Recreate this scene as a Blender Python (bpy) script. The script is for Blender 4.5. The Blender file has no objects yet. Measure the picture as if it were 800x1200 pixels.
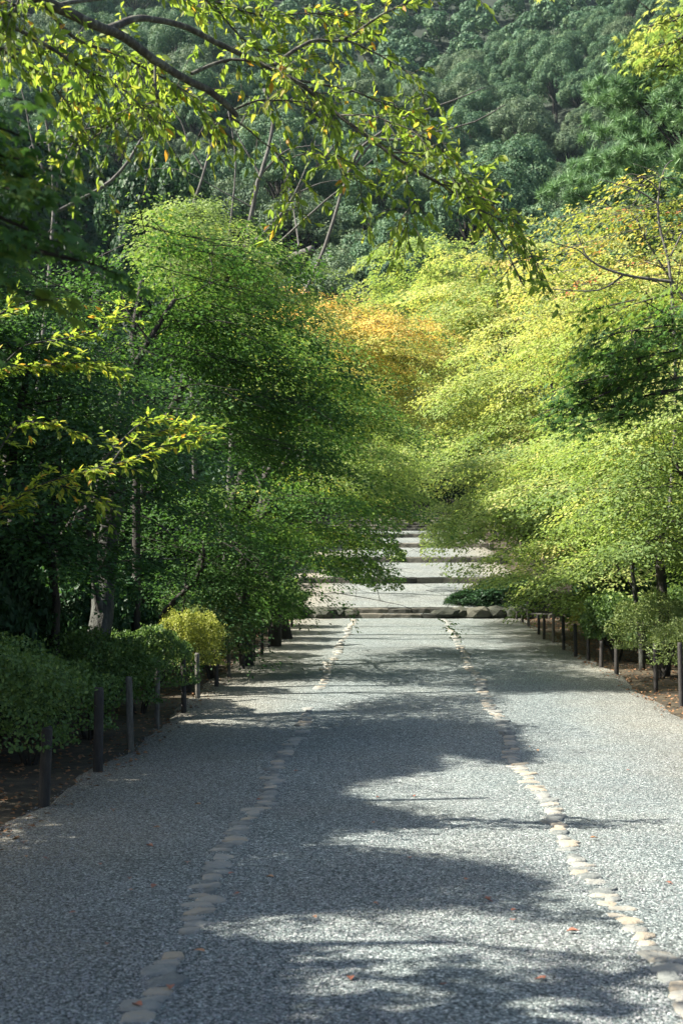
import bpy, math, random
import numpy as np
from mathutils import Euler, Vector

rng = np.random.default_rng(7)
random.seed(7)
S = bpy.context.scene
COL = S.collection
PI = math.pi

# ------------------------------------------------------------------ camera, sky, sun, exposure
F = 1667.0                                   # focal length in photo pixels (50 mm on 36 mm, 1200 px)
CAM = np.array([0.0, 0.0, 1.5])
YAW, PITCH = math.atan(58 / F), math.atan(105 / F)
cd = bpy.data.cameras.new('camera')
cam = bpy.data.objects.new('camera', cd)
COL.objects.link(cam)
cam.location = CAM
cam.rotation_euler = (PI / 2 + PITCH, 0, YAW)
cd.sensor_fit = 'VERTICAL'
cd.sensor_height = 36
cd.lens = 36 * F / 1200
cd.clip_start = 0.05
cd.clip_end = 3000
cd.dof.use_dof = True
cd.dof.focus_distance = 15
cd.dof.aperture_fstop = 4.5
S.camera = cam

SUN_AZ_X, SUN_AZ_Y, SUN_EL = -1.0, -0.10, math.radians(44)
_h = math.hypot(SUN_AZ_X, SUN_AZ_Y)
SUN = np.array([SUN_AZ_X / _h * math.cos(SUN_EL), SUN_AZ_Y / _h * math.cos(SUN_EL), math.sin(SUN_EL)])
world = bpy.data.worlds.new('World')
S.world = world
world.use_nodes = True
wn = world.node_tree.nodes
sky = wn.new('ShaderNodeTexSky')
sky.sky_type = 'NISHITA'
sky.sun_disc = False
sky.sun_elevation = SUN_EL
sky.dust_density = 2.5
sky.ozone_density = .6
sky.sun_rotation = math.atan2(SUN[0], SUN[1])
world.node_tree.links.new(sky.outputs[0], wn['Background'].inputs[0])
wn['Background'].inputs[1].default_value = 0.068
sl = bpy.data.lights.new('sun', 'SUN')
sl.energy = 5.0
sl.angle = math.radians(0.55)
sl.color = (1.0, 0.93, 0.82)
sun = bpy.data.objects.new('sun', sl)
COL.objects.link(sun)
sun.rotation_euler = Vector(SUN).to_track_quat('Z', 'Y').to_euler()
S.view_settings.view_transform = 'Standard'
S.view_settings.look = 'None'
S.view_settings.exposure = 1.70
S.view_settings.gamma = 1
S.render.engine = 'CYCLES'
S.cycles.max_bounces = 7
S.cycles.diffuse_bounces = 3
S.cycles.glossy_bounces = 2
S.cycles.transmission_bounces = 4
S.cycles.transparent_max_bounces = 8
S.cycles.sample_clamp_indirect = 6

_R = np.array(Euler((PI / 2 + PITCH, 0, YAW)).to_matrix())


def P(px, py, Y):
    """world point on the line of sight of photo pixel (px,py) at world distance Y"""
    d = _R @ np.array([px - 400.0, 600.0 - py, -F])
    return CAM + d * (Y / d[1])


def proj(p):
    q = (np.asarray(p) - CAM) @ _R
    return 400 + F * q[..., 0] / -q[..., 2], 600 - F * q[..., 1] / -q[..., 2]


# ------------------------------------------------------------------ ground heights
GY = [-20, 0, 11, 14.5, 20, 28, 36.6, 37.0]
GZ = [0, 0, 0, .06, .34, .70, 1.05, 1.07]
#  terraces: front edge, rear edge, top at front, top at rear
TERR = [(37.0, 37.75, 1.19, 1.20), (37.75, 44.5, 1.33, 2.08), (44.5, 52, 2.25, 2.93), (52, 59, 3.13, 3.74),
        (59, 65, 3.93, 4.42), (65, 70, 4.60, 4.98)]
for k in range(9):
    TERR.append((70 + k * .62, 70 + (k + 1) * .62, 5.14 + k * .16, 5.14 + k * .16))
PX_, PZ_ = list(GY), list(GZ)
for a, b, c, d in TERR[1:6]:
    PX_ += [a + .3, b - .1]
    PZ_ += [c - .16, d - .16]
PX_ += [76, 82, 95, 110, 200, 330, 480]
PZ_ += [6.2, 6.6, 9, 17, 72, 158, 262]
PX_, PZ_ = np.array(PX_), np.array(PZ_)


def zc(Y):
    return np.interp(Y, PX_, PZ_)


def zt(x, Y):
    x, Y = np.asarray(x, float), np.asarray(Y, float)
    z = zc(Y)
    side = np.clip((np.abs(x - .5) - 3.6) / 8, 0, 1)
    z = z + side * side * .9 * np.clip((90 - Y) / 20, 0, 1)
    far = np.clip((Y - 95) / 40, 0, 1)
    z = z + far * (9 * np.sin(x * .021 + 1.2) * np.sin(Y * .017 + .4) + 5 * np.sin(x * .055 + Y * .02) + 3 * np.sin(Y * .06 + 2 - x * .03))
    z = z + np.clip((np.abs(x) - 40) / 60, 0, 1) ** 2 * 8
    z = z + side * .05 * np.sin(x * 2.1) * np.sin(Y * 1.7)
    return z


# ------------------------------------------------------------------ sunlit patches: openings in the canopy
POLY = [  # in photo pixels on the ground; leaves whose shadow would fall there are pruned
    [(390, 722), (560, 722), (590, 742), (530, 744), (430, 735), (380, 738)],
    [(215, 812), (300, 800), (450, 797), (470, 812), (380, 832), (205, 842)],
    [(590, 812), (830, 806), (900, 850), (700, 846), (600, 838)],
    [(430, 803), (560, 806), (600, 815), (500, 818)],
    [(560, 898), (900, 880), (1100, 1100), (800, 1110), (690, 1060), (640, 1035), (560, 1010), (400, 990), (380, 980), (540, 968), (430, 945), (395, 928), (420, 915)],
    [(190, 1086), (300, 1068), (520, 1062), (700, 1085), (800, 1130), (620, 1118), (430, 1122), (280, 1106)],
    [(606, 852), (900, 856), (900, 900), (640, 896), (600, 872)],
    [(225, 934), (290, 926), (285, 936)],
    [(500, 875), (600, 896), (560, 905), (520, 898)],
]


def _at(px, py, Y, r):
    q = P(px, py, Y)
    return (q[0], q[1], q[2], r)


# things the photograph shows in direct sun under the trees
LIT_AT = [(-2.75, 19.2, .8, .62), (-2.65, 21.0, .95, .35), (-4.6, 17.6, .9, .35), _at(240, 512, 9.5, .28), _at(190, 530, 9.5, .25), _at(130, 550, 9.5, .15), _at(70, 428, 9.5, .25),
          _at(120, 432, 9.5, .2), _at(60, 350, 9.5, .3), _at(50, 70, 7.4, .5), _at(150, 70, 8.0, .5), _at(250, 60, 8.5, .5), _at(0, 40, 7.1, .4), _at(100, 110, 7.7, .4), _at(350, 80, 8.6, .6), _at(420, 100, 8.6, .6),
          _at(480, 180, 8.5, .6), _at(560, 230, 8.4, .5), _at(610, 290, 8.4, .5), _at(210, 170, 8.8, .5), _at(430, 620, 24, .9), _at(460, 560, 33, 1.6), _at(230, 300, 20, 1.2), _at(250, 400, 20, .8)]


def in_poly(x, y, poly):
    c = np.zeros(x.shape, bool)
    n = len(poly)
    for i in range(n):
        (x0, y0), (x1, y1) = poly[i], poly[(i + 1) % n]
        if y0 == y1:
            continue
        m = ((y0 > y) != (y1 > y)) & (x < (x1 - x0) * (y - y0) / (y1 - y0) + x0)
        c ^= m
    return c


def lit_mask(p):
    """True where a leaf at p would shade ground the photograph shows in sun"""
    z = zc(p[:, 1])
    g = p
    for _ in range(2):
        t = (p[:, 2] - z) / SUN[2]
        g = p - SUN * t[:, None]
        z = zc(g[:, 1])
    ok = (g[:, 1] > 4.5) & (t > 0)
    m = np.zeros(len(p), bool)
    gg = g.copy()
    gg[:, 1] = np.where(ok, gg[:, 1], 10)
    gg[:, 2] = zc(gg[:, 1])
    px, py = proj(gg)
    px = px + 5 * np.sin(py * .31 + p[:, 2] * 3) * 1
    s = np.clip((gg[:, 1] - 4) / 6, .4, 1)
    py = py + rng.normal(0, 2.2, len(p)) / s
    px = px + rng.normal(0, 7, len(p)) / s
    for q in POLY:
        m |= in_poly(px, py, q)
    # dappled foreground
    d = (py > 1095) & (px > 330) & (np.sin(gg[:, 0] * 9 + 2 * np.sin(gg[:, 1] * 11)) * np.sin(gg[:, 1] * 13 + gg[:, 0] * 5) > -.12)
    m |= d
    # upper terraces mostly sunlit, and the trees along the right side
    up = (gg[:, 1] > 38) & (gg[:, 1] < 66) & (np.abs(gg[:, 0] - .6) < 3.4) & ~((gg[:, 1] < 43.5) & (gg[:, 1] > 39.5) & (gg[:, 0] < .6) & (np.sin(gg[:, 1] * 3.2) > -.2))
    up &= np.sin(gg[:, 1] * 1.9 + 1.2 * np.sin(gg[:, 0] * 2.3)) + .5 * np.sin(gg[:, 0] * 3.1 + gg[:, 1]) > -.35
    m |= up
    m &= ok
    for (tx, ty, tz, tr) in LIT_AT:
        v = np.array([tx, ty, tz]) - p
        al = -(v @ SUN)
        dist = np.linalg.norm(v + SUN * al[:, None], axis=1)
        m |= (al > tr) & (dist < tr * (1 + .2 * np.sin(p[:, 2] * 5)))
    # keep leaves that light right-lane crowns
    return m & (rng.random(len(p)) > .03)


# ------------------------------------------------------------------ mesh helpers
def norm(v):
    return v / np.maximum(np.linalg.norm(v, axis=-1, keepdims=True), 1e-9)


def mesh_tri(name, V, T, mat=None, tint=None, smooth=True):
    V = np.asarray(V, np.float32)
    T = np.asarray(T, np.int32)
    me = bpy.data.meshes.new(name)
    me.vertices.add(len(V))
    me.vertices.foreach_set('co', V.ravel())
    me.loops.add(T.size)
    me.loops.foreach_set('vertex_index', T.ravel())
    me.polygons.add(len(T))
    me.polygons.foreach_set('loop_start', np.arange(0, T.size, 3, dtype=np.int32))
    me.polygons.foreach_set('loop_total', np.full(len(T), 3, np.int32))
    me.polygons.foreach_set('use_smooth', np.full(len(T), smooth, bool))
    if tint is not None:
        a = me.attributes.new('tint', 'FLOAT', 'POINT')
        a.data.foreach_set('value', np.asarray(tint, np.float32))
    me.update(calc_edges=True)
    if mat:
        me.materials.append(mat)
    return me


def link(name, me, parent=None, loc=None):
    o = bpy.data.objects.new(name, me)
    COL.objects.link(o)
    if loc is not None:
        o.location = loc
    if parent is not None:
        o.parent = parent
    return o


def tag(o, label=None, cat=None, group=None, kind=None):
    if label: o['label'] = label
    if cat: o['category'] = cat
    if group: o['group'] = group
    if kind: o['kind'] = kind
    return o


def copy_tree(o, parent=None):
    c = o.copy()
    COL.objects.link(c)
    c.parent = parent
    for ch in o.children:
        copy_tree(ch, c)
    return c


class MB:
    def __init__(s):
        s.V, s.T, s.t, s.n = [], [], [], 0

    def add(s, V, T, tint=0.5):
        V = np.asarray(V, float)
        s.V.append(V)
        s.T.append(np.asarray(T) + s.n)
        s.t.append(np.full(len(V), tint) if np.isscalar(tint) else np.asarray(tint))
        s.n += len(V)

    def tube(s, pts, rad, n=6, cap=True):
        pts = np.asarray(pts, float)
        m = len(pts)
        rad = np.full(m, rad) if np.isscalar(rad) else np.asarray(rad)
        tan = norm(np.gradient(pts, axis=0))
        up = np.array([0.13, 0.31, 0.94]) if abs(tan[0, 2]) < .8 else np.array([1, .2, 0.1])
        a = norm(np.cross(tan, up))
        b = np.cross(tan, a)
        th = np.linspace(0, 2 * PI, n, endpoint=False)
        V = pts[:, None] + rad[:, None, None] * (a[:, None] * np.cos(th)[None, :, None] + b[:, None] * np.sin(th)[None, :, None])
        V = V.reshape(-1, 3)
        i = np.arange(m - 1)[:, None] * n
        j = np.arange(n)[None]
        k = (j + 1) % n
        T = np.concatenate([np.stack([i + j, i + k, i + n + k], -1).reshape(-1, 3), np.stack([i + j, i + n + k, i + n + j], -1).reshape(-1, 3)])
        if cap:
            V = np.concatenate([V, pts[-1:]])
            T = np.concatenate([T, np.stack([(m - 1) * n + np.arange(n), (m - 1) * n + (np.arange(n) + 1) % n, np.full(n, m * n)], -1)])
        s.add(V, T)

    def box(s, c, h, rz=0, jit=0):
        q = np.array([[x, y, z] for x in (-1, 1) for y in (-1, 1) for z in (-1, 1)], float) * h
        if jit: q += rng.normal(0, jit, q.shape)
        cz, sz = math.cos(rz), math.sin(rz)
        q = q @ np.array([[cz, sz, 0], [-sz, cz, 0], [0, 0, 1]])
        s.add(q + c, [(0, 1, 3), (0, 3, 2), (4, 6, 7), (4, 7, 5), (0, 4, 5), (0, 5, 1), (2, 3, 7), (2, 7, 6), (0, 2, 6), (0, 6, 4), (1, 5, 7), (1, 7, 3)])

    def mesh(s, name, mat, smooth=True):
        return mesh_tri(name, np.concatenate(s.V), np.concatenate(s.T), mat, np.concatenate(s.t), smooth)


# leaf templates: x across, y along, z up; unit length
DIAMOND = (np.array([[0, 0, 0], [-.36, .45, .10], [0, 1, -.12], [.36, .45, .10]]), np.array([[0, 2, 1], [0, 3, 2]]))
BROAD = (np.array([[0, 0, 0], [-.44, .42, .08], [0, .95, -.15], [.44, .42, .08]]), np.array([[0, 2, 1], [0, 3, 2]]))
_c = [(0, 0, 0), (-.16, .22, .06), (-.21, .48, .07), (-.12, .78, .0), (0, 1.05, -.1), (.12, .78, .0), (.21, .5, .05), (.17, .22, .05), (0, .5, -.03)]
CHERRY = (np.array(_c), np.array([[8, i, i + 1] for i in range(0, 7)] + [[8, 7, 0]])[:, [0, 2, 1]])
_ang = np.radians([0, 24, 48, 74, 98, 150, 210, 262, 286, 312, 336])
_len = np.array([1, .42, .88, .36, .6, .2, .2, .6, .36, .88, .42])
_mv = np.stack([np.sin(_ang) * _len * .75, np.cos(_ang) * _len * .75 + .2, -.3 * _len ** 2], -1)
MAPLE = (np.concatenate([_mv, [[0, .2, .02]]]), np.array([[11, i, (i + 1) % 11] for i in range(11)]))
NEEDLE = (np.array([[-.05, 0, 0], [.05, 0, 0], [.0, 1, 0]]), np.array([[0, 1, 2]]))
TRI3 = (np.array([[0, 0, 0], [-.5, .5, .1], [0, .9, -.12], [.5, .5, .1], [0, .42, 0]]), np.array([[4, 0, 3], [4, 3, 2], [4, 2, 1], [4, 1, 0]]))


def leaves(mb, pos, d, nrm, size, tmpl, tint):
    TV, TT = tmpl
    n = len(pos)
    if n == 0: return
    d = norm(d)
    nrm = norm(nrm - d * (nrm * d).sum(-1, keepdims=True))
    x = np.cross(d, nrm)
    size = np.broadcast_to(size, (n,))[:, None, None]
    V = pos[:, None] + size * (TV[None, :, 0:1] * x[:, None] + TV[None, :, 1:2] * d[:, None] + TV[None, :, 2:3] * nrm[:, None])
    k = len(TV)
    T = TT[None] + (np.arange(n) * k)[:, None, None]
    mb.add(V.reshape(-1, 3), T.reshape(-1, 3), np.repeat(np.clip(tint, 0, 1), k))


# ------------------------------------------------------------------ materials
def new_mat(name):
    m = bpy.data.materials.new(name)
    m.use_nodes = True
    nt = m.node_tree
    b = nt.nodes['Principled BSDF']
    return m, nt, b


def ramp(nt, stops, fac):
    r = nt.nodes.new('ShaderNodeValToRGB')
    e = r.color_ramp.elements
    while len(e) < len(stops):
        e.new(.5)
    for i, (p, c) in enumerate(stops):
        e[i].position = p
        e[i].color = (*c, 1)
    nt.links.new(fac, r.inputs[0])
    return r.outputs[0]


def noise(nt, scale, detail=4, vec=None, rough=.6):
    n = nt.nodes.new('ShaderNodeTexNoise')
    n.inputs['Scale'].default_value = scale
    n.inputs['Detail'].default_value = detail
    n.inputs['Roughness'].default_value = rough
    if vec is None:
        g = nt.nodes.new('ShaderNodeNewGeometry')
        vec = g.outputs['Position']
    nt.links.new(vec, n.inputs['Vector'])
    return n.outputs['Fac']


def leaf_mat(name, stops, transl=.4, rough=.5, spec=.35):
    m, nt, b = new_mat(name)
    a = nt.nodes.new('ShaderNodeAttribute')
    a.attribute_name = 'tint'
    c = ramp(nt, stops, a.outputs['Fac'])
    nt.links.new(c, b.inputs['Base Color'])
    b.inputs['Roughness'].default_value = rough
    b.inputs['Specular IOR Level'].default_value = spec
    t = nt.nodes.new('ShaderNodeBsdfTranslucent')
    mul = nt.nodes.new('ShaderNodeMix')
    mul.data_type = 'RGBA'
    mul.blend_type = 'MULTIPLY'
    mul.inputs[0].default_value = 1
    nt.links.new(c, mul.inputs[6])
    mul.inputs[7].default_value = (1.35, 1.4, .85, 1)
    nt.links.new(mul.outputs[2], t.inputs[0])
    mx = nt.nodes.new('ShaderNodeMixShader')
    mx.inputs[0].default_value = transl
    nt.links.new(b.outputs[0], mx.inputs[1])
    nt.links.new(t.outputs[0], mx.inputs[2])
    nt.links.new(mx.outputs[0], nt.nodes['Material Output'].inputs[0])
    return m


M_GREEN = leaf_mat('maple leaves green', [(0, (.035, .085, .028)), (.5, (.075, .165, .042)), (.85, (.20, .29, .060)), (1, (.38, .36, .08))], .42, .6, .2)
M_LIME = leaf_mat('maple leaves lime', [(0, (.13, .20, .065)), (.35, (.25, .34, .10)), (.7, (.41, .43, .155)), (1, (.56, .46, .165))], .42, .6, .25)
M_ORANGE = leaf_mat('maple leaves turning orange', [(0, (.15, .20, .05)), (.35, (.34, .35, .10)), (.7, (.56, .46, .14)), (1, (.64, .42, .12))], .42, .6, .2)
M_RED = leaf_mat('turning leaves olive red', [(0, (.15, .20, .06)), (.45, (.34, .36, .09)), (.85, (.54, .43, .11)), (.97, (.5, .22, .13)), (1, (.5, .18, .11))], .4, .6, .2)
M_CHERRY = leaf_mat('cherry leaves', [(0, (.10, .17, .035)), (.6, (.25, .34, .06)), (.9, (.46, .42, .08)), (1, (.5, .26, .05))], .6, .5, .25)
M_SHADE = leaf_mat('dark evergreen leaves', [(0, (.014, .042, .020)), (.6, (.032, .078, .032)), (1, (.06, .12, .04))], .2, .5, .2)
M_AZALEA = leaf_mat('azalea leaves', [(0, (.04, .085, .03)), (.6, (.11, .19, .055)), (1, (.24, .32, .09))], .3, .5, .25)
M_AZLIT = leaf_mat('azalea leaves sunlit tone', [(0, (.14, .18, .045)), (.6, (.33, .36, .08)), (1, (.48, .45, .13))], .35, .5, .25)  # lit copy of the azalea leaves; sunshine mixed into the colour
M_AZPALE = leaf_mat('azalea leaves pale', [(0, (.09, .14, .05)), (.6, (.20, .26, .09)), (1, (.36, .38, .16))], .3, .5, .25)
M_HILL = leaf_mat('hill forest leaves', [(0, (.026, .075, .040)), (.5, (.072, .145, .075)), (1, (.17, .25, .12))], .15, .6, .2)
M_HILL2 = leaf_mat('hill forest leaves olive', [(0, (.045, .090, .050)), (.5, (.10, .155, .085)), (1, (.19, .24, .13))], .15, .6, .2)
M_PINE = leaf_mat('pine needles', [(0, (.06, .13, .065)), (.5, (.15, .27, .12)), (1, (.24, .38, .17))], .15, .5, .25)


def bark_mat(name, c1, c2, scale=9, bump=.4, spots=None):
    m, nt, b = new_mat(name)
    g = nt.nodes.new('ShaderNodeNewGeometry')
    mp = nt.nodes.new('ShaderNodeMapping')
    mp.inputs['Scale'].default_value = (1, 1, .3)
    nt.links.new(g.outputs['Position'], mp.inputs[0])
    n = noise(nt, scale, 6, mp.outputs[0], .7)
    c = ramp(nt, [(.3, c1), (.7, c2)] if spots is None else [(.3, c1), (.52, c2), (.62, spots)], n)
    nt.links.new(c, b.inputs['Base Color'])
    b.inputs['Roughness'].default_value = .85
    bp = nt.nodes.new('ShaderNodeBump')
    bp.inputs['Strength'].default_value = bump
    bp.inputs['Distance'].default_value = .06
    nt.links.new(n, bp.inputs['Height'])
    nt.links.new(bp.outputs[0], b.inputs['Normal'])
    return m


M_BARK = bark_mat('dark bark', (.010, .009, .007), (.035, .03, .024), 14)
M_BARKG = bark_mat('grey mottled bark', (.010, .011, .009), (.04, .042, .035), 8, 1.0, (.09, .10, .088))
M_TWIG = bark_mat('pale twig bark', (.04, .037, .032), (.15, .145, .13), 12)
M_CBARK = bark_mat('cherry bark with lichen', (.025, .022, .02), (.08, .075, .06), 22, .6, (.17, .18, .13))
M_POST = bark_mat('dark stained post wood', (.012, .012, .012), (.05, .045, .04), 16, .4)
M_POSTG = bark_mat('weathered grey post wood', (.05, .048, .04), (.17, .165, .14), 20, .5)

# gravel
def gravel_mat(name, dark, mid, light, brown=.0, scale=105.0):
    m, nt, b = new_mat(name)
    L = nt.links
    g = nt.nodes.new('ShaderNodeNewGeometry')
    # warp so that the pebbles are uneven
    v = nt.nodes.new('ShaderNodeTexVoronoi')
    v.inputs['Scale'].default_value = scale
    L.new(g.outputs['Position'], v.inputs['Vector'])
    sep = nt.nodes.new('ShaderNodeSeparateColor')
    L.new(v.outputs['Color'], sep.inputs[0])
    c = ramp(nt, [(0, dark), (.35, mid), (.75, tuple(x * 1.25 for x in mid)), (1, light)], sep.outputs[0])
    v2 = nt.nodes.new('ShaderNodeTexVoronoi')
    v2.inputs['Scale'].default_value = scale * .62
    L.new(g.outputs['Position'], v2.inputs['Vector'])
    sep2 = nt.nodes.new('ShaderNodeSeparateColor')
    L.new(v2.outputs['Color'], sep2.inputs[0])
    chip = ramp(nt, [(0, (.28, .30, .31)), (.20, (.45, .46, .47)), (.26, (1, 1, 1)), (.84, (1, 1, 1)), (.9, (1.5, 1.5, 1.48))], sep2.outputs[0])
    cm = nt.nodes.new('ShaderNodeMix'); cm.data_type = 'RGBA'; cm.blend_type = 'MULTIPLY'; cm.inputs[0].default_value = .85
    L.new(c, cm.inputs[6]); L.new(chip, cm.inputs[7])
    c = cm.outputs[2]
    # drifts of coarser and finer, dusty stone
    dr = ramp(nt, [(.3, (.80, .80, .80)), (.5, (1, 1, 1)), (.72, (1.16, 1.15, 1.12))], noise(nt, .55, 6, None, .7))
    cm2 = nt.nodes.new('ShaderNodeMix'); cm2.data_type = 'RGBA'; cm2.blend_type = 'MULTIPLY'; cm2.inputs[0].default_value = 1
    L.new(c, cm2.inputs[6]); L.new(dr, cm2.inputs[7])
    c = cm2.outputs[2]
    # large patches: finer / browner
    big = noise(nt, .9, 5)
    mxb = nt.nodes.new('ShaderNodeMix')
    mxb.data_type = 'RGBA'
    mxb.blend_type = 'MIX'
    fr = ramp(nt, [(.42, (0, 0, 0)), (.7, (.5, .5, .5))], big)
    sx = nt.nodes.new('ShaderNodeSeparateXYZ')
    L.new(g.outputs['Position'], sx.inputs[0])
    edge = nt.nodes.new('ShaderNodeMapRange')
    edge.inputs['From Min'].default_value = -.9
    edge.inputs['From Max'].default_value = -2.6
    edge.inputs['To Min'].default_value = 0
    edge.inputs['To Max'].default_value = .75
    L.new(sx.outputs[0], edge.inputs['Value'])
    edge2 = nt.nodes.new('ShaderNodeMapRange')
    edge2.inputs['From Min'].default_value = 2.0
    edge2.inputs['From Max'].default_value = 3.7
    edge2.inputs['To Min'].default_value = 0
    edge2.inputs['To Max'].default_value = .6
    L.new(sx.outputs[0], edge2.inputs['Value'])
    ad = nt.nodes.new('ShaderNodeMath'); ad.operation = 'ADD'
    L.new(edge.outputs[0], ad.inputs[0]); L.new(edge2.outputs[0], ad.inputs[1])
    ad2 = nt.nodes.new('ShaderNodeMath'); ad2.operation = 'ADD'; ad2.use_clamp = True
    L.new(ad.outputs[0], ad2.inputs[0])
    ml = nt.nodes.new('ShaderNodeMath'); ml.operation = 'MULTIPLY'; ml.inputs[1].default_value = .35
    L.new(fr, ml.inputs[0]); L.new(ml.outputs[0], ad2.inputs[1])
    L.new(ad2.outputs[0], mxb.inputs[0])
    L.new(c, mxb.inputs[6])
    bc = ramp(nt, [(0, (.05, .042, .028)), (.5, (.20, .175, .125)), (1, (.46, .42, .33))], sep.outputs[0])
    L.new(bc, mxb.inputs[7])
    L.new(mxb.outputs[2], b.inputs['Base Color'])
    b.inputs['Roughness'].default_value = .8
    b.inputs['Specular IOR Level'].default_value = .3
    bp = nt.nodes.new('ShaderNodeBump')
    bp.inputs['Strength'].default_value = 1
    bp.inputs['Distance'].default_value = .008
    bp.invert = True
    L.new(v.outputs['Distance'], bp.inputs['Height'])
    # each pebble a slightly different height
    bp2 = nt.nodes.new('ShaderNodeBump')
    bp2.inputs['Strength'].default_value = .7
    bp2.inputs['Distance'].default_value = .008
    L.new(noise(nt, 14, 5), bp2.inputs['Height'])
    L.new(bp2.outputs[0], bp.inputs['Normal'])
    L.new(bp.outputs[0], b.inputs['Normal'])
    return m


M_GRAVEL = gravel_mat('grey gravel', (.018, .027, .028), (.138, .170, .168), (.56, .60, .585))
M_GRAVEL2 = gravel_mat('pale gravel', (.05, .06, .06), (.165, .19, .185), (.40, .42, .41), scale=60)


def simple_mat(name, stops, scale, rough=.9, bump=.5, dist=.03, use_rand=False):
    m, nt, b = new_mat(name)
    f = noise(nt, scale, 7, None, .65)
    if use_rand:
        oi = nt.nodes.new('ShaderNodeObjectInfo')
        mx = nt.nodes.new('ShaderNodeMix')
        mx.inputs[0].default_value = .45
        nt.links.new(f, mx.inputs[2])
        nt.links.new(oi.outputs['Random'], mx.inputs[3])
        fc = mx.outputs[0]
    else:
        fc = f
    nt.links.new(ramp(nt, stops, fc), b.inputs['Base Color'])
    b.inputs['Roughness'].default_value = rough
    bp = nt.nodes.new('ShaderNodeBump')
    bp.inputs['Strength'].default_value = bump
    bp.inputs['Distance'].default_value = dist
    nt.links.new(f, bp.inputs['Height'])
    nt.links.new(bp.outputs[0], b.inputs['Normal'])
    return m


M_SOIL = simple_mat('forest soil', [(.3, (.015, .013, .008)), (.5, (.045, .035, .02)), (.7, (.09, .068, .035))], 5)
M_MOSS = simple_mat('hill floor', [(.3, (.006, .014, .008)), (.7, (.018, .032, .016))], 1)
M_STONE = simple_mat('border stone', [(.25, (.12, .135, .13)), (.42, (.22, .235, .22)), (.55, (.30, .30, .265)), (.72, (.36, .31, .23))], 24, .8, 1.0, .02, True)
M_STEP = simple_mat('step stone', [(.3, (.03, .032, .026)), (.5, (.075, .072, .058)), (.7, (.16, .15, .12))], 8, .85, .6, .03, True)
M_ROCK = simple_mat('mossy rock', [(.3, (.012, .016, .010)), (.5, (.03, .035, .024)), (.7, (.08, .08, .06))], 6, .9, .7, .05, True)
M_PEB = simple_mat('pebble', [(.3, (.08, .085, .09)), (.5, (.25, .26, .265)), (.7, (.45, .45, .44))], 70, .75, 0)
M_FALL = simple_mat('fallen leaf', [(.2, (.20, .07, .04)), (.45, (.36, .14, .08)), (.65, (.44, .24, .11)), (.8, (.18, .09, .05))], 3, .6, .2, .005, True)

# ------------------------------------------------------------------ terrain
xs = np.concatenate([np.linspace(-230, -12, 46), np.linspace(-11, 11, 46), np.linspace(12, 230, 46)])
ys = np.concatenate([np.linspace(-14, 80, 120), np.linspace(82, 480, 130)])
X, Y = np.meshgrid(xs, ys)
V = np.stack([X, Y, zt(X, Y) - .02], -1)
inpath = (np.abs(X - .5) < 3.0) & (Y < 77)
V[..., 2] -= np.where(inpath, .06, 0)
nx, ny = len(xs), len(ys)
i = (np.arange(ny - 1)[:, None] * nx + np.arange(nx - 1)[None])
T = np.concatenate([np.stack([i, i + 1, i + nx + 1], -1).reshape(-1, 3), np.stack([i, i + nx + 1, i + nx], -1).reshape(-1, 3)])
terr = link('ground', mesh_tri('ground', V.reshape(-1, 3), T, M_SOIL))
tag(terr, kind='structure')
terr.data.materials.append(M_MOSS)
cy = V.reshape(-1, 3)[T].mean(1)[:, 1]
terr.data.polygons.foreach_set('material_index', (cy > 90).astype(np.int32))


def path_sheet(name, y0, y1, xl, xr, zf, mat, lift=0.0, dy=.25, dx=.25, wob=.0):
    n = max(2, int((y1 - y0) / dy) + 1)
    k = max(2, int((xr - xl) / dx) + 1)
    yy = np.linspace(y0, y1, n)
    u = np.linspace(0, 1, k)
    l = xl + wob * (np.sin(yy * .9) * .5 + np.sin(yy * 2.3 + 1) * .4 + rng.normal(0, .25, n))
    r = xr + wob * (np.sin(yy * .8 + 2) * .5 + np.sin(yy * 2.1) * .4 + rng.normal(0, .25, n))
    XX = l[:, None] * (1 - u) + r[:, None] * u
    YY = np.repeat(yy[:, None], k, 1)
    ZZ = np.repeat(zf(yy)[:, None], k, 1) + lift
    ZZ = ZZ + .008 * np.sin(XX * 3 + YY * .7) * np.sin(YY * 1.9 + XX)
    ZZ[:, 0] -= .10
    ZZ[:, -1] -= .10
    V = np.stack([XX, YY, ZZ], -1).reshape(-1, 3)
    i = (np.arange(n - 1)[:, None] * k + np.arange(k - 1)[None])
    T = np.concatenate([np.stack([i, i + 1, i + k + 1], -1).reshape(-1, 3), np.stack([i, i + k + 1, i + k], -1).reshape(-1, 3)])
    o = link(name, mesh_tri(name, V, T, mat))
    tag(o, kind='structure')
    return o


def xl_path(Y): return np.interp(Y, [0, 36], [-2.75, -2.45])


path_sheet('gravel_path', -8, 36.98, -2.78, 3.55, zc, M_GRAVEL, 0, .25, .25, .12)
for a, b, c, d in TERR[:6]:
    path_sheet('terrace_gravel', a + .28, b + .0, -3.3, 4.1, lambda yy, a=a, b=b, c=c, d=d: np.interp(yy, [a, b], [c, d]), M_GRAVEL2, -.012)


# loose pebbles on the near gravel: too many to count
def rock_template(n=6):
    v = np.array([[1, 0, 0], [-1, 0, 0], [0, 1, 0], [0, -1, 0], [0, 0, 1], [0, 0, -1]], float)
    t = np.array([[4, 0, 2], [4, 2, 1], [4, 1, 3], [4, 3, 0]])
    return v, t


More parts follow.
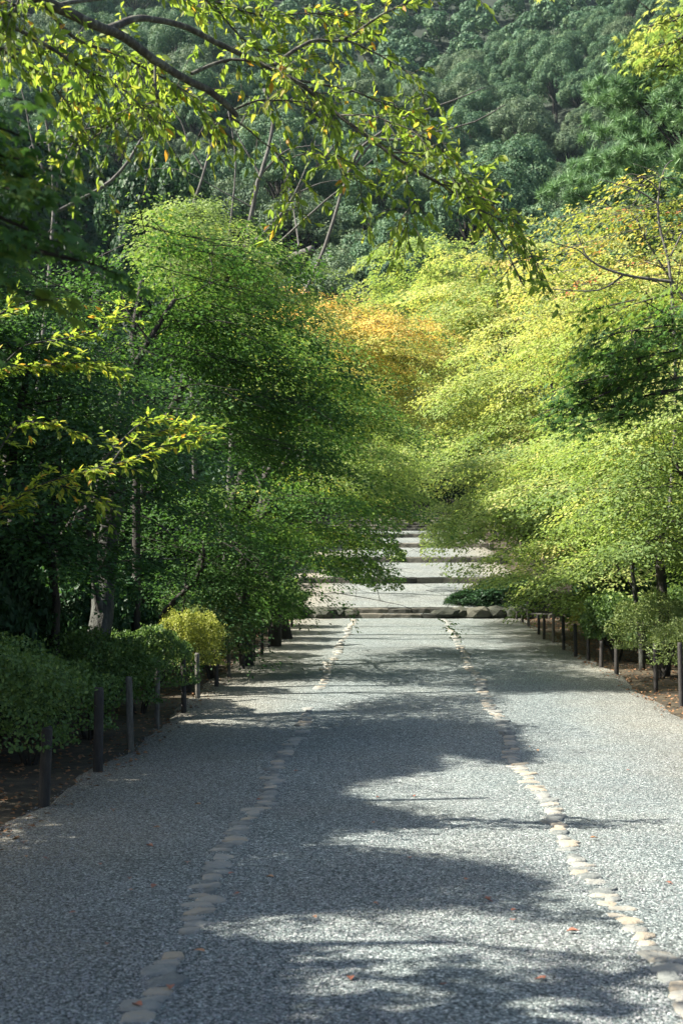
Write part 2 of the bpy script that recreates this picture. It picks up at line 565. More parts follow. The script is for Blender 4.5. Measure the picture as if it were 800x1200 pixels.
mb = MB()
n = 70000
u = rng.random(n)
yy = 4.6 + 11 * u ** 1.6
xx = rng.uniform(-.34, .30, n) * yy + .1
ok = (xx > -2.6) & (xx < 3.4)
xx, yy = xx[ok], yy[ok]
n = len(xx)
pv, pt = rock_template()
sz = rng.uniform(.0025, .0065, n)
ang = rng.random(n) * 2 * PI
sc = np.stack([rng.uniform(.7, 1.5, n), rng.uniform(.7, 1.3, n), rng.uniform(.5, .9, n)], -1)
pvv = (pv[None] + rng.normal(0, .22, (n, 6, 3))) * sc[:, None] * sz[:, None, None]
ca, sa = np.cos(ang)[:, None], np.sin(ang)[:, None]
pvv = np.stack([pvv[..., 0] * ca - pvv[..., 1] * sa, pvv[..., 0] * sa + pvv[..., 1] * ca, pvv[..., 2]], -1)
pvv += np.stack([xx, yy, zc(yy) + .003], -1)[:, None]
mb.add(pvv.reshape(-1, 3), (pt[None] + (np.arange(n) * 6)[:, None, None]).reshape(-1, 3))
tag(link('loose_pebbles', mb.mesh('loose_pebbles', M_PEB, False)), 'loose grey pebbles scattered over the near gravel', 'gravel', kind='stuff')

# leaf litter along the verges
mb = MB()
n = 9000
side = rng.random(n) < .45
xx = np.where(side, rng.uniform(-4.2, -2.35, n), rng.uniform(3.15, 5.0, n))
yy = rng.uniform(6, 37, n)
pos = np.stack([xx, yy, zt(xx, yy) + .004], -1)
dd = np.stack([rng.normal(0, 1, n), rng.normal(0, 1, n), rng.normal(0, .15, n)], -1)
leaves(mb, pos, dd, np.tile([0, 0, 1.], (n, 1)) + rng.normal(0, .25, (n, 3)), rng.uniform(.03, .06, n), DIAMOND, rng.random(n))
tag(link('leaf_litter', mb.mesh('leaf_litter', simple_mat('leaf litter', [(.3, (.10, .05, .025)), (.5, (.22, .11, .05)), (.7, (.30, .19, .09))], 25, .8, .1), False)), 'brown dead leaves lying along both verges', 'leaf litter', kind='stuff')


# ------------------------------------------------------------------ stone rows bordering the middle lane
def dome_stone(seed, n=8):
    r = np.random.default_rng(seed)
    th = np.linspace(0, 2 * PI, n, endpoint=False) + r.normal(0, .16, n)
    rad = 1 / np.maximum(np.abs(np.cos(th)), np.abs(np.sin(th))) ** .5 + r.normal(0, .17, n)
    o = np.stack([np.cos(th) * rad, np.sin(th) * rad], -1)
    a = np.concatenate([o * 1.02, np.full((n, 1), -.8)], 1)
    b = np.concatenate([o, np.full((n, 1), .45)], 1) + r.normal(0, .05, (n, 3))
    c = np.concatenate([o * .84, np.full((n, 1), .9)], 1) + r.normal(0, .07, (n, 3))
    V = np.concatenate([a, b, c, [[0, 0, .95]]])
    T = []
    for q in range(2):
        for i in range(n):
            j = (i + 1) % n
            T += [(q * n + i, q * n + j, (q + 1) * n + j), (q * n + i, (q + 1) * n + j, (q + 1) * n + i)]
    T += [(2 * n + i, 2 * n + (i + 1) % n, 3 * n) for i in range(n)]
    return V, np.array(T)


STONES = [mesh_tri('border_stone', *dome_stone(s), M_STONE, smooth=True) for s in range(16)]
for side, lab in ((-1, 'left row of flush cobbles bordering the middle gravel lane'), (1, 'right row of flush cobbles bordering the middle gravel lane')):
    root = link('stone_border', None)
    tag(root, lab, 'stone border', 'rows of border stones')
    y = 4.7
    k = 0
    while y < 36.5:
        L = rng.uniform(.07, .17) * (1.0 + max(0, y - 12) * .02)
        # gravel covers the row here and there
        hid = (side < 0 and (6.05 < y < 6.5 or 15.3 < y < 15.8 or 17.4 < y < 19.2)) or rng.random() < .07
        if not hid:
            x = float(np.interp(y, [5, 10, 15, 36], [-.93, -.99, -1.0, -.95])) if side < 0 else float(np.interp(y, [5, 10, 15, 36], [1.09, 1.11, 1.2, 1.36]))
            x += .03 * math.sin(y * 1.3) + rng.normal(0, .018)
            w = rng.uniform(.10, .19)
            if rng.random() < .15: w *= .6
            o = link('stone', STONES[rng.integers(16)], root, (x, y + L / 2, float(zc(y + L / 2)) - .004))
            o.scale = (w / 2 * .93, L / 2 * 1.0, rng.uniform(.010, .024))
            o.rotation_euler = (rng.normal(0, .04), rng.normal(0, .05), rng.normal(0, .16))
            k += 1
        y += L + rng.uniform(.0, .015)

# ------------------------------------------------------------------ stone steps
BLOCK = []
for s in range(6):
    r = np.random.default_rng(s + 50)
    m = MB()
    n = 12
    prof = np.array([[-1, -1], [-1, .75], [-.85, 1], [.85, 1], [1, .8], [1, -1]])
    seg = 5
    Vb = []
    for q in range(seg):
        xq = -1 + 2 * q / (seg - 1)
        w = prof * (1 - .06 * (q in (0, seg - 1))) + r.normal(0, .05, prof.shape)
        Vb.append(np.concatenate([np.full((6, 1), xq), w], 1))
    Vb = np.concatenate(Vb)
    Tb = []
    for q in range(seg - 1):
        for i in range(6):
            j = (i + 1) % 6
            Tb += [(q * 6 + i, q * 6 + j, (q + 1) * 6 + j), (q * 6 + i, (q + 1) * 6 + j, (q + 1) * 6 + i)]
    for i in range(1, 5):
        Tb += [(0, i + 1, i), ((seg - 1) * 6, (seg - 1) * 6 + i, (seg - 1) * 6 + i + 1)]
    BLOCK.append(mesh_tri('step_block', Vb, Tb, M_STEP, smooth=False))
step_names = ['lowest long stone step at the end of the gravel path', 'second long stone step just above the lowest one',
              'third stone step across the bright first terrace', 'fourth stone step across the second terrace',
              'fifth stone step farther up the slope', 'sixth stone step below the staircase']
prev = [1.07] + [t[3] for t in TERR]
for k, (a, b, c, d) in enumerate(TERR):
    root = link('stone_step', None)
    root.location = (.4, a, prev[k])
    lab = step_names[k] if k < 6 else f'step {["one", "two", "three", "four", "five", "six", "seven", "eight", "nine"][k - 6]} up from the bottom of the far stone staircase'
    tag(root, lab, 'step', 'stone steps climbing beyond the path')
    x = -3.35
    xe = 4.15
    rise = c - prev[k]
    dep = .16 if k < 6 else .32
    while x < xe:
        L = rng.uniform(.45, 1.15) if k < 6 else rng.uniform(.9, 1.6)
        L = min(L, xe - x + .1)
        o = link('stone', BLOCK[rng.integers(6)], root)
        o.location = (x + L / 2 - .4, dep + rng.normal(0, .015), rise / 2 - .05 + rng.normal(0, .006))
        o.scale = (L / 2 - .006, dep, rise / 2 + .05)
        o.rotation_euler = (0, 0, rng.normal(0, .012))
        x += L

# ------------------------------------------------------------------ rocks beside the first steps
ROCKS = []
for s in range(6):
    r = np.random.default_rng(s + 90)
    import bmesh
    bm = bmesh.new()
    bmesh.ops.create_icosphere(bm, subdivisions=2, radius=1)
    for v in bm.verts:
        n_ = v.co.normalized()
        f = 1 + .22 * math.sin(n_.x * 3 + s) * math.cos(n_.y * 4 + s * 2) + .12 * math.sin(n_.z * 7 + n_.x * 5 + s) + r.normal(0, .04)
        v.co = n_ * f
        v.co.z = max(v.co.z, -.35) * .8
        v.co.x = max(min(v.co.x, .9), -.85)
    me = bpy.data.meshes.new('rock')
    bm.to_mesh(me)
    bm.free()
    me.materials.append(M_ROCK)
    ROCKS.append(me)
rock_spots = [(352, 716, .30, .24), (366, 712, .24, .22), (381, 713, .33, .26), (398, 712, .28, .24), (412, 714, .22, .17),
              (512, 712, .20, .14), (524, 713, .3, .22), (540, 714, .33, .24), (560, 714, .36, .26), (582, 713, .38, .28), (603, 712, .34, .26)]
for k, (px, py, r, h) in enumerate(rock_spots):
    p = P(px, py, 37.5)
    o = link('rock', ROCKS[k % 6], None, (p[0], 37.1 + .15 * (k % 2), 1.17))
    o.scale = (r * 1.1, r, h)
    o.rotation_euler = (0, 0, k * 1.3)
    tag(o, f'{["first", "second", "third", "fourth", "fifth", "sixth"][k if k < 5 else k - 5]} mossy rock from the left in the cluster {"left" if k < 5 else "right"} of the first steps', 'rock', 'rocks flanking the first steps')


# ------------------------------------------------------------------ tree builder
def wiggle(a, b, n, amp, sag=0.0):
    t = np.linspace(0, 1, n)[:, None]
    L = np.linalg.norm(b - a)
    p = a * (1 - t) + b * t
    off = rng.normal(0, 1, 3) * amp * L
    off2 = rng.normal(0, 1, 3) * amp * .5 * L
    p = p + np.sin(t * PI) * off + np.sin(t * 2 * PI) * off2
    p[:, 2] += sag * L * np.sin(t[:, 0] * PI)
    return p


def tree(name, label, cat, base, crowns, npads, per_pad, lsize, lmat, bark, group=None, trunk_r=.09, tmpl=DIAMOND, tint0=.4, tspread=.15,
         padr=(.7, 1.25), prune=True, hgt_tint=.25, trunk_pts=None, thick=.05, twigs=4, limb=1.0, keep=None, sprig=.15, dens=.68):
    """crowns: list of (centre, radii). Leaves sit on flat sprays (pads) carried by limbs."""
    bz = float(zt(base[0], base[1]))
    B = np.array([base[0], base[1], bz - .1])
    root = link(name, None, None, B)
    tag(root, label, cat, group)
    C = [np.array(c, float) for c, r in crowns]
    Rr = [np.array(r, float) for c, r in crowns]
    vol = np.array([np.prod(r) ** .75 for r in Rr])
    vol /= vol.sum()
    ctr = sum(c * v for c, v in zip(C, vol))
    zlo = min(c[2] - r[2] for c, r in zip(C, Rr))
    zhi = max(c[2] + r[2] for c, r in zip(C, Rr))
    wood = MB()
    if trunk_pts is None:
        topz = bz + .55 * (ctr[2] - bz)
        fork = B + (ctr - B) * .42
        fork[2] = max(topz, bz + .8)
        trunk = wiggle(B, fork, 9, .05)
        tr2 = wiggle(fork, ctr + np.array([0, 0, .3 * (zhi - ctr[2])]), 7, .07)
        trunk = np.concatenate([trunk, tr2[1:]])
    else:
        trunk = np.array(trunk_pts, float)
    m = len(trunk)
    rad = trunk_r * np.linspace(1, .28, m) ** .9
    rad[0] *= 1.25
    rad[1] *= 1.1
    wood.tube(trunk - B, rad, 9)
    nodes = [(trunk[i], rad[i], i * .3) for i in range(max(2, m // 4), m)]
    pads = []
    bph = rng.random(3) * 6.28
    npads = int(npads * dens)
    per_pad = int(per_pad * 1.0 / dens)
    tier = (padr[0] + padr[1]) * .27
    for k in range(npads):
        e = rng.choice(len(C), p=vol)
        for _try in range(40):
            d = rng.uniform(-1, 1, 3) * 1.12
            bay = .25 * math.sin(d[0] * 4.1 + d[2] * 3.3 + bph[0] + e) + .22 * math.sin(d[1] * 5.3 - d[2] * 4.7 + bph[1]) + .18 * math.sin(d[0] * 9 + d[2] * 7 + bph[2])
            if (np.abs(d) ** 2.6).sum() < 1.05 + bay: break
        p = C[e] + d * Rr[e]
        p[2] = round((p[2] + .12 * math.sin(p[0] * 1.7 + p[1])) / tier) * tier + rng.normal(0, .07) * tier
        pads.append((p, rng.uniform(*padr), C[e]))
    if prune:
        keepers = []
        for q in pads:
            smp = q[0] + rng.normal(0, .45, (40, 3)) * np.array([1, 1, .2]) * q[1]
            if lit_mask(smp).mean() < (.5 if prune == 'pad' else .62): keepers.append(q)
        pads = keepers
    pads.sort(key=lambda q: np.linalg.norm(q[0] - trunk[-1]))
    NP = np.array([q[0] for q in nodes])
    NR = [q[1] for q in nodes]
    ND = [q[2] for q in nodes]
    fol = MB()
    for (p, R, cc) in pads:
        dist = np.linalg.norm(NP - p, axis=1) + .45 * np.array(ND) + .8 * np.maximum(0, NP[:, 2] - p[2])
        j = int(np.argmin(dist))
        L = np.linalg.norm(NP[j] - p)
        if L > .05:
            k = 5 if L > .8 else 4
            br = wiggle(NP[j], p, k, .07, .08)
            r0 = min(NR[j] * .75, (.007 + .011 * L) * limb)
            rs = np.linspace(r0, .005, k)
            wood.tube(br - B, rs, 5 if r0 > .02 else 4, False)
            NP = np.concatenate([NP, br[1:]])
            NR += list(rs[1:])
            ND += list(ND[j] + np.linspace(0, L, k)[1:])
        ax_ = trunk[min(m - 1, m // 2)]
        out = (p - cc) * .6 + (p - ax_) * .4 + rng.normal(0, .35, 3)
        out[2] = 0
        out = norm(out)
        up = norm(np.array([0, 0, 1.]) + .16 * out + rng.normal(0, .10, 3))
        a = norm(out - up * (out @ up))
        b = np.cross(up, a)
        ns = max(6, int(per_pad / 12))
        u_ = rng.random(ns) ** .8
        wdt = (.25 + .75 * np.sin(np.clip(u_ * 1.05, 0, 1) * PI) ** .7) * (.62 + .2 * np.sin(u_ * 17 + rng.random() * 6))
        al = (u_ * 2.1 - .95) * R * 1.12
        bl = rng.uniform(-1, 1, ns) * wdt * R
        bl += .12 * R * np.sign(bl) * np.sin(u_ * 14)
        sp = p + al[:, None] * a + bl[:, None] * b + (rng.normal(0, thick * .8, ns) - .20 * np.maximum(al, 0) ** 2 / max(R, .3) - .10 * bl ** 2 / max(R, .3))[:, None] * up
        rib = np.array([p + a * t * R * 1.1 + np.array([0, 0, -.18 * max(t, 0) ** 2 * R]) for t in (-.8, -.2, .35, .9)])
        wood.tube(rib - B, [.008, .007, .005, .002], 3, False)
        for q in range(min(twigs, ns)):
            s0 = p + a * (al[q] * .75) + np.array([0, 0, -.15 * max(al[q], 0) ** 2 / max(R, .3)])
            wood.tube(np.array([s0, (s0 + sp[q]) / 2, sp[q]]) - B, [.004, .003, .002], 3, False)
        idx = rng.integers(0, ns, per_pad)
        rad_ = norm(np.sign(bl)[:, None] * b * .7 + a)
        sn = norm(up + .30 * rad_ + rng.normal(0, .22, (ns, 3)))
        sa = norm(np.cross(sn, rng.normal(0, 1, (ns, 3))))
        sb = np.cross(sn, sa)
        uv = rng.normal(0, 1, (per_pad, 3)) * np.array([sprig * 1.15, sprig * .85, sprig * .16])
        pos = sp[idx] + uv[:, :1] * sa[idx] + uv[:, 1:2] * sb[idx] + uv[:, 2:] * sn[idx]
        o2 = norm(pos - sp[idx] + rad_[idx] * sprig * .8 + rng.normal(0, .4, (per_pad, 3)) * sprig)
        o2[:, 2] = o2[:, 2] * .5 - .22
        nr = sn[idx] + rng.normal(0, .20, (per_pad, 3))
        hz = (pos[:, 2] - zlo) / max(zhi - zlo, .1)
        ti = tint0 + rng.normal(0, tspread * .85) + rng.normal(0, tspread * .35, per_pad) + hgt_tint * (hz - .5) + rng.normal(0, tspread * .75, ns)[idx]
        m_ = np.ones(per_pad, bool)
        if prune is True:
            m_ &= ~lit_mask(pos)
        if keep is not None:
            m_ &= keep(pos)
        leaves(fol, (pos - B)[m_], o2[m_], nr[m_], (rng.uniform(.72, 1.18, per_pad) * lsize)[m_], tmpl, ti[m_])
    link('trunk', wood.mesh('trunk', bark), root)
    f = link('crown', fol.mesh('crown', lmat, True), root)
    f['kind'] = 'stuff'
    return root


def crown(px0, px1, py0, py1, Z, dz):
    """ellipsoid that covers the pixel box at distance Z, half depth dz"""
    a = P((px0 + px1) / 2, (py0 + py1) / 2, Z)
    s = F / Z
    return (a, ((px1 - px0) / 2 / s, dz, (py1 - py0) / 2 / s))


def window(q):
    """clear view up the terraces between the two sides, and none of the boughs sweeping the ground"""
    px, py = proj(q)
    px = px + 5 * np.sin(py * .21) + 3 * np.sin(py * .6)
    return ~((px > 470) & (px < 520) & (py > 612)) & ~((px > 345) & (px < 470) & (py > 692 - .35 * np.maximum(0, 440 - px)))


# ---- left maples
LG = 'maples along the left of the path'
tree('maple_tree', 'green maple whose layered boughs hang over the left edge of the path', 'tree', (-4.3, 23.5),
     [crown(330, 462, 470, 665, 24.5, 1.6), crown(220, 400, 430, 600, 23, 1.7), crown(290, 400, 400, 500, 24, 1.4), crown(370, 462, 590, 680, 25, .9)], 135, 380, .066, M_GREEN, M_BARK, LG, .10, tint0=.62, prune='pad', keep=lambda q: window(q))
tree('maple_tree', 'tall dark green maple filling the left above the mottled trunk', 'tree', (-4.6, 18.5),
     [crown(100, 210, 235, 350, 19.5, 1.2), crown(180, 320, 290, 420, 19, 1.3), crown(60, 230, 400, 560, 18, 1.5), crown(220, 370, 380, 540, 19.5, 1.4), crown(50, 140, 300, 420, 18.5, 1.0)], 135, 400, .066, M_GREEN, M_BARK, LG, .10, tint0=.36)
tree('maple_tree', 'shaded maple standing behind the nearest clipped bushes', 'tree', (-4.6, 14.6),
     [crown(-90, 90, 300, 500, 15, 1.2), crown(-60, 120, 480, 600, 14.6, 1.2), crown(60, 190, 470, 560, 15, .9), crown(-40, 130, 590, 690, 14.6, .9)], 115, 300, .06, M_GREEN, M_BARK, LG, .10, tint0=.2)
tree('maple_tree', 'low spreading maple with flat layers above the shaded hedge', 'tree', (-3.8, 21.5),
     [crown(190, 345, 640, 705, 22, 1.3), crown(150, 320, 590, 650, 21, 1.2), crown(110, 230, 640, 715, 18, .8)], 85, 330, .06, M_GREEN, M_BARK, LG, .07, tint0=.3, padr=(.6, 1.1))
tree('maple_tree', 'maple with yellowish sunlit tips reaching over the terrace steps', 'tree', (-4.4, 33),
     [crown(390, 464, 480, 640, 33, 1.6), crown(300, 430, 450, 580, 33, 2)], 95, 330, .075, M_LIME, M_BARK, LG, .12, tint0=.16, prune='pad', keep=lambda q: window(q), padr=(.8, 1.5))  # lime leaf colour carries the sunlit edge of the left boughs
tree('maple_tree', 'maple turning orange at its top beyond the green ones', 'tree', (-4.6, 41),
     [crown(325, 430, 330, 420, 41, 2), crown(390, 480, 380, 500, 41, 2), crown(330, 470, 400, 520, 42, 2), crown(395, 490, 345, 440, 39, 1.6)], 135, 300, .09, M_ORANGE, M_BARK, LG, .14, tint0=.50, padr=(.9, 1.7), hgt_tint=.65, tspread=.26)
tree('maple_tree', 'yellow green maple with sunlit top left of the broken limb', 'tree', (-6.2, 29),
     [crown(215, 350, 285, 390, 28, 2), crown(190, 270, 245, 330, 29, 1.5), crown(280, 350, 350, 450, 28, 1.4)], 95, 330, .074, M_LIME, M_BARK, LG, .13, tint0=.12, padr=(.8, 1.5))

# ---- right maples, sunlit
RG = 'sunlit maples along the right of the path'
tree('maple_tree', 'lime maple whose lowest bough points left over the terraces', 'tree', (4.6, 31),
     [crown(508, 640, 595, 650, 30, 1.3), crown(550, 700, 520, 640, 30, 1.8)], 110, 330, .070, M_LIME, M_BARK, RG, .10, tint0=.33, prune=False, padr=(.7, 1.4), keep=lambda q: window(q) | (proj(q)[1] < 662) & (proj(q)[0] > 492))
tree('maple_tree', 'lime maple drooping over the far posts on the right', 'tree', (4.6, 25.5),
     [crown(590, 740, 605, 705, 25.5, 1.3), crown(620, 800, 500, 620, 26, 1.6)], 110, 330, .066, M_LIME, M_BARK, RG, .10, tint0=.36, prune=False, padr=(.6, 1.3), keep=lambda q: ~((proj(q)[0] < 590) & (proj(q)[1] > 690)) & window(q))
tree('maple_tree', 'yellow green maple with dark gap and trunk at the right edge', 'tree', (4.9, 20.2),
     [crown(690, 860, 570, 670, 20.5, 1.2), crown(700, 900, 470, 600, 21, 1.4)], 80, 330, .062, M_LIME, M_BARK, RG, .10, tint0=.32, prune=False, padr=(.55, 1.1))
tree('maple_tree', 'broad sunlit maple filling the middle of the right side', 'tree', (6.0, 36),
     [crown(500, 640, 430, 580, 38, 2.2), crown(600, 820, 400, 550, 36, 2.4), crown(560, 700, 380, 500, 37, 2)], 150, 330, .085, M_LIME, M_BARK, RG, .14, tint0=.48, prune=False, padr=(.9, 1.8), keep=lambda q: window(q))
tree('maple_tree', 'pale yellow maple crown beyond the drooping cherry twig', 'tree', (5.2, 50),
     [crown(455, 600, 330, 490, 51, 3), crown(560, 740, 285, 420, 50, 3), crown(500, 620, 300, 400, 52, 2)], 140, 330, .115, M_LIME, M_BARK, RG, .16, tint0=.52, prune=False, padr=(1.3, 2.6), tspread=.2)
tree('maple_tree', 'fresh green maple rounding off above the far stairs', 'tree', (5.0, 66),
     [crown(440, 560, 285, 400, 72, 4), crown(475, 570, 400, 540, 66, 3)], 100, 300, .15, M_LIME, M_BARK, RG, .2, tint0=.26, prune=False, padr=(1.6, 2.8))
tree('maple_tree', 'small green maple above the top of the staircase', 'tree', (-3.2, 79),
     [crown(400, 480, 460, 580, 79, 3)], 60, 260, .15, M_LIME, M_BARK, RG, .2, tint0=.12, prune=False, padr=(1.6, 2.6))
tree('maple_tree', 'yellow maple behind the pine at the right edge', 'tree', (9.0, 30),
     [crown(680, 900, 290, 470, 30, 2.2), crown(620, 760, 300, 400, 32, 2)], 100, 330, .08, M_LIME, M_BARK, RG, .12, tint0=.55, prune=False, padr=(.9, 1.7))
tree('turning_tree', 'sparse tree with olive and reddening leaves and bare grey twigs', 'tree', (7.6, 24),
     [crown(610, 850, 262, 325, 24, 1.4), crown(690, 860, 215, 270, 24, 1.0)], 50, 75, .085, M_RED, M_TWIG, None, .05, tint0=.24, tspread=.30, hgt_tint=.1, prune=False, padr=(.5, 1.0), twigs=8, limb=1.0, sprig=.16)

# ---- closer maple boughs
tree('maple_tree', 'deep green maple bough with star leaves hanging in at the right', 'tree', (4.6, 9.2),
     [crown(680, 840, 350, 450, 9.4, .6), crown(665, 790, 425, 475, 9.3, .45)], 60, 70, .052, M_GREEN, M_BARK, None, .10, MAPLE, tint0=.5, prune=False, padr=(.18, .34), sprig=.07, thick=.05,
     trunk_pts=[(4.6, 9.2, -.1), (4.5, 9.25, 1.2), (4.3, 9.3, 2.4), (3.7, 9.4, 3.2), (3.2, 9.4, 3.45)])
tree('maple_tree', 'bright backlit maple leaves in the top right corner', 'tree', (5.2, 7.2),
     [crown(760, 900, -40, 60, 8, .4), crown(650, 690, -60, -15, 8, .2), crown(750, 800, 35, 62, 8, .12)], 42, 52, .05, M_LIME, M_BARK, None, .10, MAPLE, tint0=.45, prune=False, padr=(.10, .2), sprig=.05, thick=.05,
     trunk_pts=[(5.2, 7.2, -.1), (5.1, 7.2, 1.5), (4.7, 7.3, 3.4), (3.6, 7.7, 5.0), (2.6, 8, 5.4)])
tree('maple_tree', 'dark blurred maple sprays hanging close at the left edge', 'tree', (-3.3, 4.6),
     [crown(-140, 25, 90, 320, 4.6, .35), crown(-90, 95, 270, 390, 4.5, .3), crown(-100, 30, 390, 470, 4.5, .2)], 36, 40, .064, M_GREEN, M_BARK, None, .09, MAPLE, tint0=.45, prune=False, padr=(.16, .30), sprig=.06, thick=.03,
     trunk_pts=[(-3.3, 4.6, -.1), (-3.2, 4.6, 1.2), (-2.9, 4.6, 2.4), (-2.3, 4.6, 3.3), (-1.6, 4.6, 3.5)])


# ---- a branchy plant traced as polylines (px, py, Z)
def smooth_poly(pts, per=5):
    pts = np.array(pts, float)
    n = len(pts)
    t = np.linspace(0, n - 1, (n - 1) * per + 1)
    i = np.clip(t.astype(int), 0, n - 2)
    u = (t - i)[:, None]
    p0, p1, p2, p3 = pts[np.clip(i - 1, 0, n - 1)], pts[i], pts[i + 1], pts[np.clip(i + 2, 0, n - 1)]
    return .5 * ((2 * p1) + (p2 - p0) * u + (2 * p0 - 5 * p1 + 4 * p2 - p3) * u ** 2 + (3 * p1 - p0 - 3 * p2 + p3) * u ** 3)


def cherry():
    Z = 8.6
    root = link('cherry_tree', None, None, (-5.6, 3.4, 0))
    B = np.array([-5.6, 3.4, 0.])
    tag(root, 'cherry with a long lichened bough drooping across the top of the view', 'tree')
    dep = lambda a: -2.2 * (273 - a) / 423 if a < 273 else .0012 * (a - 273)
    W = lambda l: np.array([P(a, b, Z + dz + dep(a)) for a, b, dz in l])
    wood = MB()
    # trunk and the bough that carries everything, outside the frame
    t0 = smooth_poly([B - [0, 0, .1], B + [.1, 0, 1.3], B + [.4, .3, 2.8], B + [1.2, 1.1, 3.8], P(-150, -90, Z - 2.2)], 4)
    wood.tube(t0 - B, np.linspace(.15, .042, len(t0)), 10)
    br = []

    def branch(l, r0, r1, leafy, dens=1.0, n=6):
        p = smooth_poly(W(l), 5)
        p = p + np.cumsum(rng.normal(0, .0025, p.shape), 0)
        wood.tube(p - B, np.linspace(r0, r1, len(p)), n)
        br.append((p, leafy, dens))
    branch([(-150, -90, 0), (-40, -42, 0), (45, 0, 0), (100, 24, 0), (140, 40, .0), (178, 66, .0), (215, 90, 0), (245, 108, 0), (262, 124, 0), (273, 137, 0)], .035, .017, .0, 0, 9)
    branch([(128, 33, 0), (165, 20, .05), (210, 28, .1), (260, 52, .1), (300, 70, .1), (345, 93, .05), (400, 135, 0), (470, 185, -.1), (520, 214, -.1), (558, 242, -.15), (590, 285, -.2), (616, 334, -.2)], .022, .004, .35, .8, 8)
    branch([(320, 76, .08), (360, 50, .2), (400, 46, .3), (440, 20, .3), (485, -5, .4), (540, -40, .5)], .014, .004, .2)
    branch([(400, 46, .3), (436, 62, .4), (481, 90, .4), (500, 120, .4)], .008, .002, .15, 1.5)
    branch([(345, 93, .05), (395, 100, .2), (436, 113, .25), (481, 132, .3), (500, 150, .3)], .009, .002, .2, 1.4)
    branch([(225, 85, .1), (260, 70, .0), (290, 68, -.1), (330, 85, -.15), (370, 110, -.2), (400, 150, -.2)], .012, .003, .2, 1.3)
    branch([(275, 128, .1), (300, 118, .1), (345, 118, .2), (390, 130, .2), (430, 160, .2), (470, 178, .2)], .008, .002, .2, 1)
    branch([(182, 70, 0), (183, 105, 0), (187, 130, 0), (191, 158, 0)], .010, .004, .1, 1.6)
    branch([(183, 118, 0), (150, 132, -.1), (115, 160, -.2), (95, 175, -.2)], .007, .003, .1, 1.6)
    branch([(458, 178, -.1), (497, 181, 0), (520, 200, 0), (545, 225, 0)], .006, .002, .1, 1.6)
    branch([(474, 188, -.1), (477, 215, -.1), (478, 243, -.1), (470, 272, -.1)], .005, .002, .08, 1.8)
    branch([(560, 245, -.15), (590, 262, -.1), (615, 290, 0), (635, 320, 0)], .004, .0015, .12, 2)
    branch([(520, 214, -.1), (545, 216, .1), (580, 230, .2), (612, 262, .2)], .005, .0015, .12, 2)
    branch([(-60, -52, 0), (0, 20, -.2), (60, 55, -.3), (105, 85, -.3), (150, 110, -.3), (175, 140, -.3)], .014, .003, .25, 1.8)
    branch([(-80, -60, 0), (-30, 30, .3), (20, 70, .3), (60, 100, .3), (85, 125, .3)], .012, .003, .2, 1.6)
    branch([(60, 8, 0), (120, 0, .4), (190, -8, .6), (250, 5, .7), (310, 22, .8), (370, 18, .8), (430, 30, .8)], .013, .003, .25, 1.5)
    branch([(45, 0, 0), (85, 45, .4), (130, 62, .5), (170, 82, .6), (230, 120, .6), (260, 160, .6)], .012, .003, .2, 1.7)
    branch([(250, 5, .7), (290, 50, .7), (330, 60, .8), (380, 75, .8)], .008, .002, .2, 1.5)
    branch([(330, 190, .4), (360, 180, .4), (400, 190, .4), (430, 200, .4)], .004, .002, .1, .8)
    branch([(270, 137, .0), (300, 160, .3), (330, 190, .4), (350, 225, .4), (345, 250, .4)], .006, .002, .1, .9)
    branch([(60, 8, 0), (30, -10, -.4), (10, 20, -.4), (-20, 60, -.5)], .01, .003, .2, 2)
    branch([(400, 135, 0), (440, 140, -.2), (490, 160, -.3), (530, 190, -.3)], .006, .002, .1, 1.6)
    branch([(345, 93, .05), (380, 150, .1), (400, 200, .1), (425, 218, .1)], .005, .002, .1, .8)
    fol = MB()
    for p, leafy, dens in br:
        if dens == 0: continue
        seg = np.linalg.norm(np.diff(p, axis=0), axis=1)
        L = seg.sum()
        nt_ = int(L * (21 if p[-1][0] < .0 else 15.5) * dens) + 2
        for q in range(nt_):
            u = leafy + (1 - leafy) * rng.random() ** .85
            k = min(int(u * (len(p) - 1)), len(p) - 2)
            a = p[k]
            fw = norm(p[k + 1] - p[k])
            d = norm(fw * .6 + rng.normal(0, .55, 3) + np.array([0, 0, .05]))
            TL = rng.uniform(.10, .38)
            e = a + d * TL + np.array([0, 0, -.25 * TL])
            mid = (a + e) / 2 + np.array([0, 0, .10 * TL])
            wood.tube(np.array([a, mid, e]) - B, [.0035, .0025, .0015], 3, False)
            nl = max(3, int(TL * 30))
            t = rng.uniform(.15, 1, nl)[:, None]
            pos = (1 - t) ** 2 * a + 2 * t * (1 - t) * mid + t * t * e
            dr = norm(d * .5 + rng.normal(0, .42, (nl, 3)) + np.array([0, 0, -.5]))
            nr = rng.normal(0, .6, (nl, 3)) + np.array([-.3, -.1, .5])
            ti = .52 + rng.normal(0, .16, nl) + rng.normal(0, .1) + (rng.random(nl) < .035) * .5
            leaves(fol, pos - B, dr, nr, rng.uniform(.042, .078, nl), CHERRY, ti - .10)
    link('trunk', wood.mesh('trunk', M_CBARK), root)
    f = link('crown', fol.mesh('crown', M_CHERRY), root)
    f['kind'] = 'stuff'


cherry()


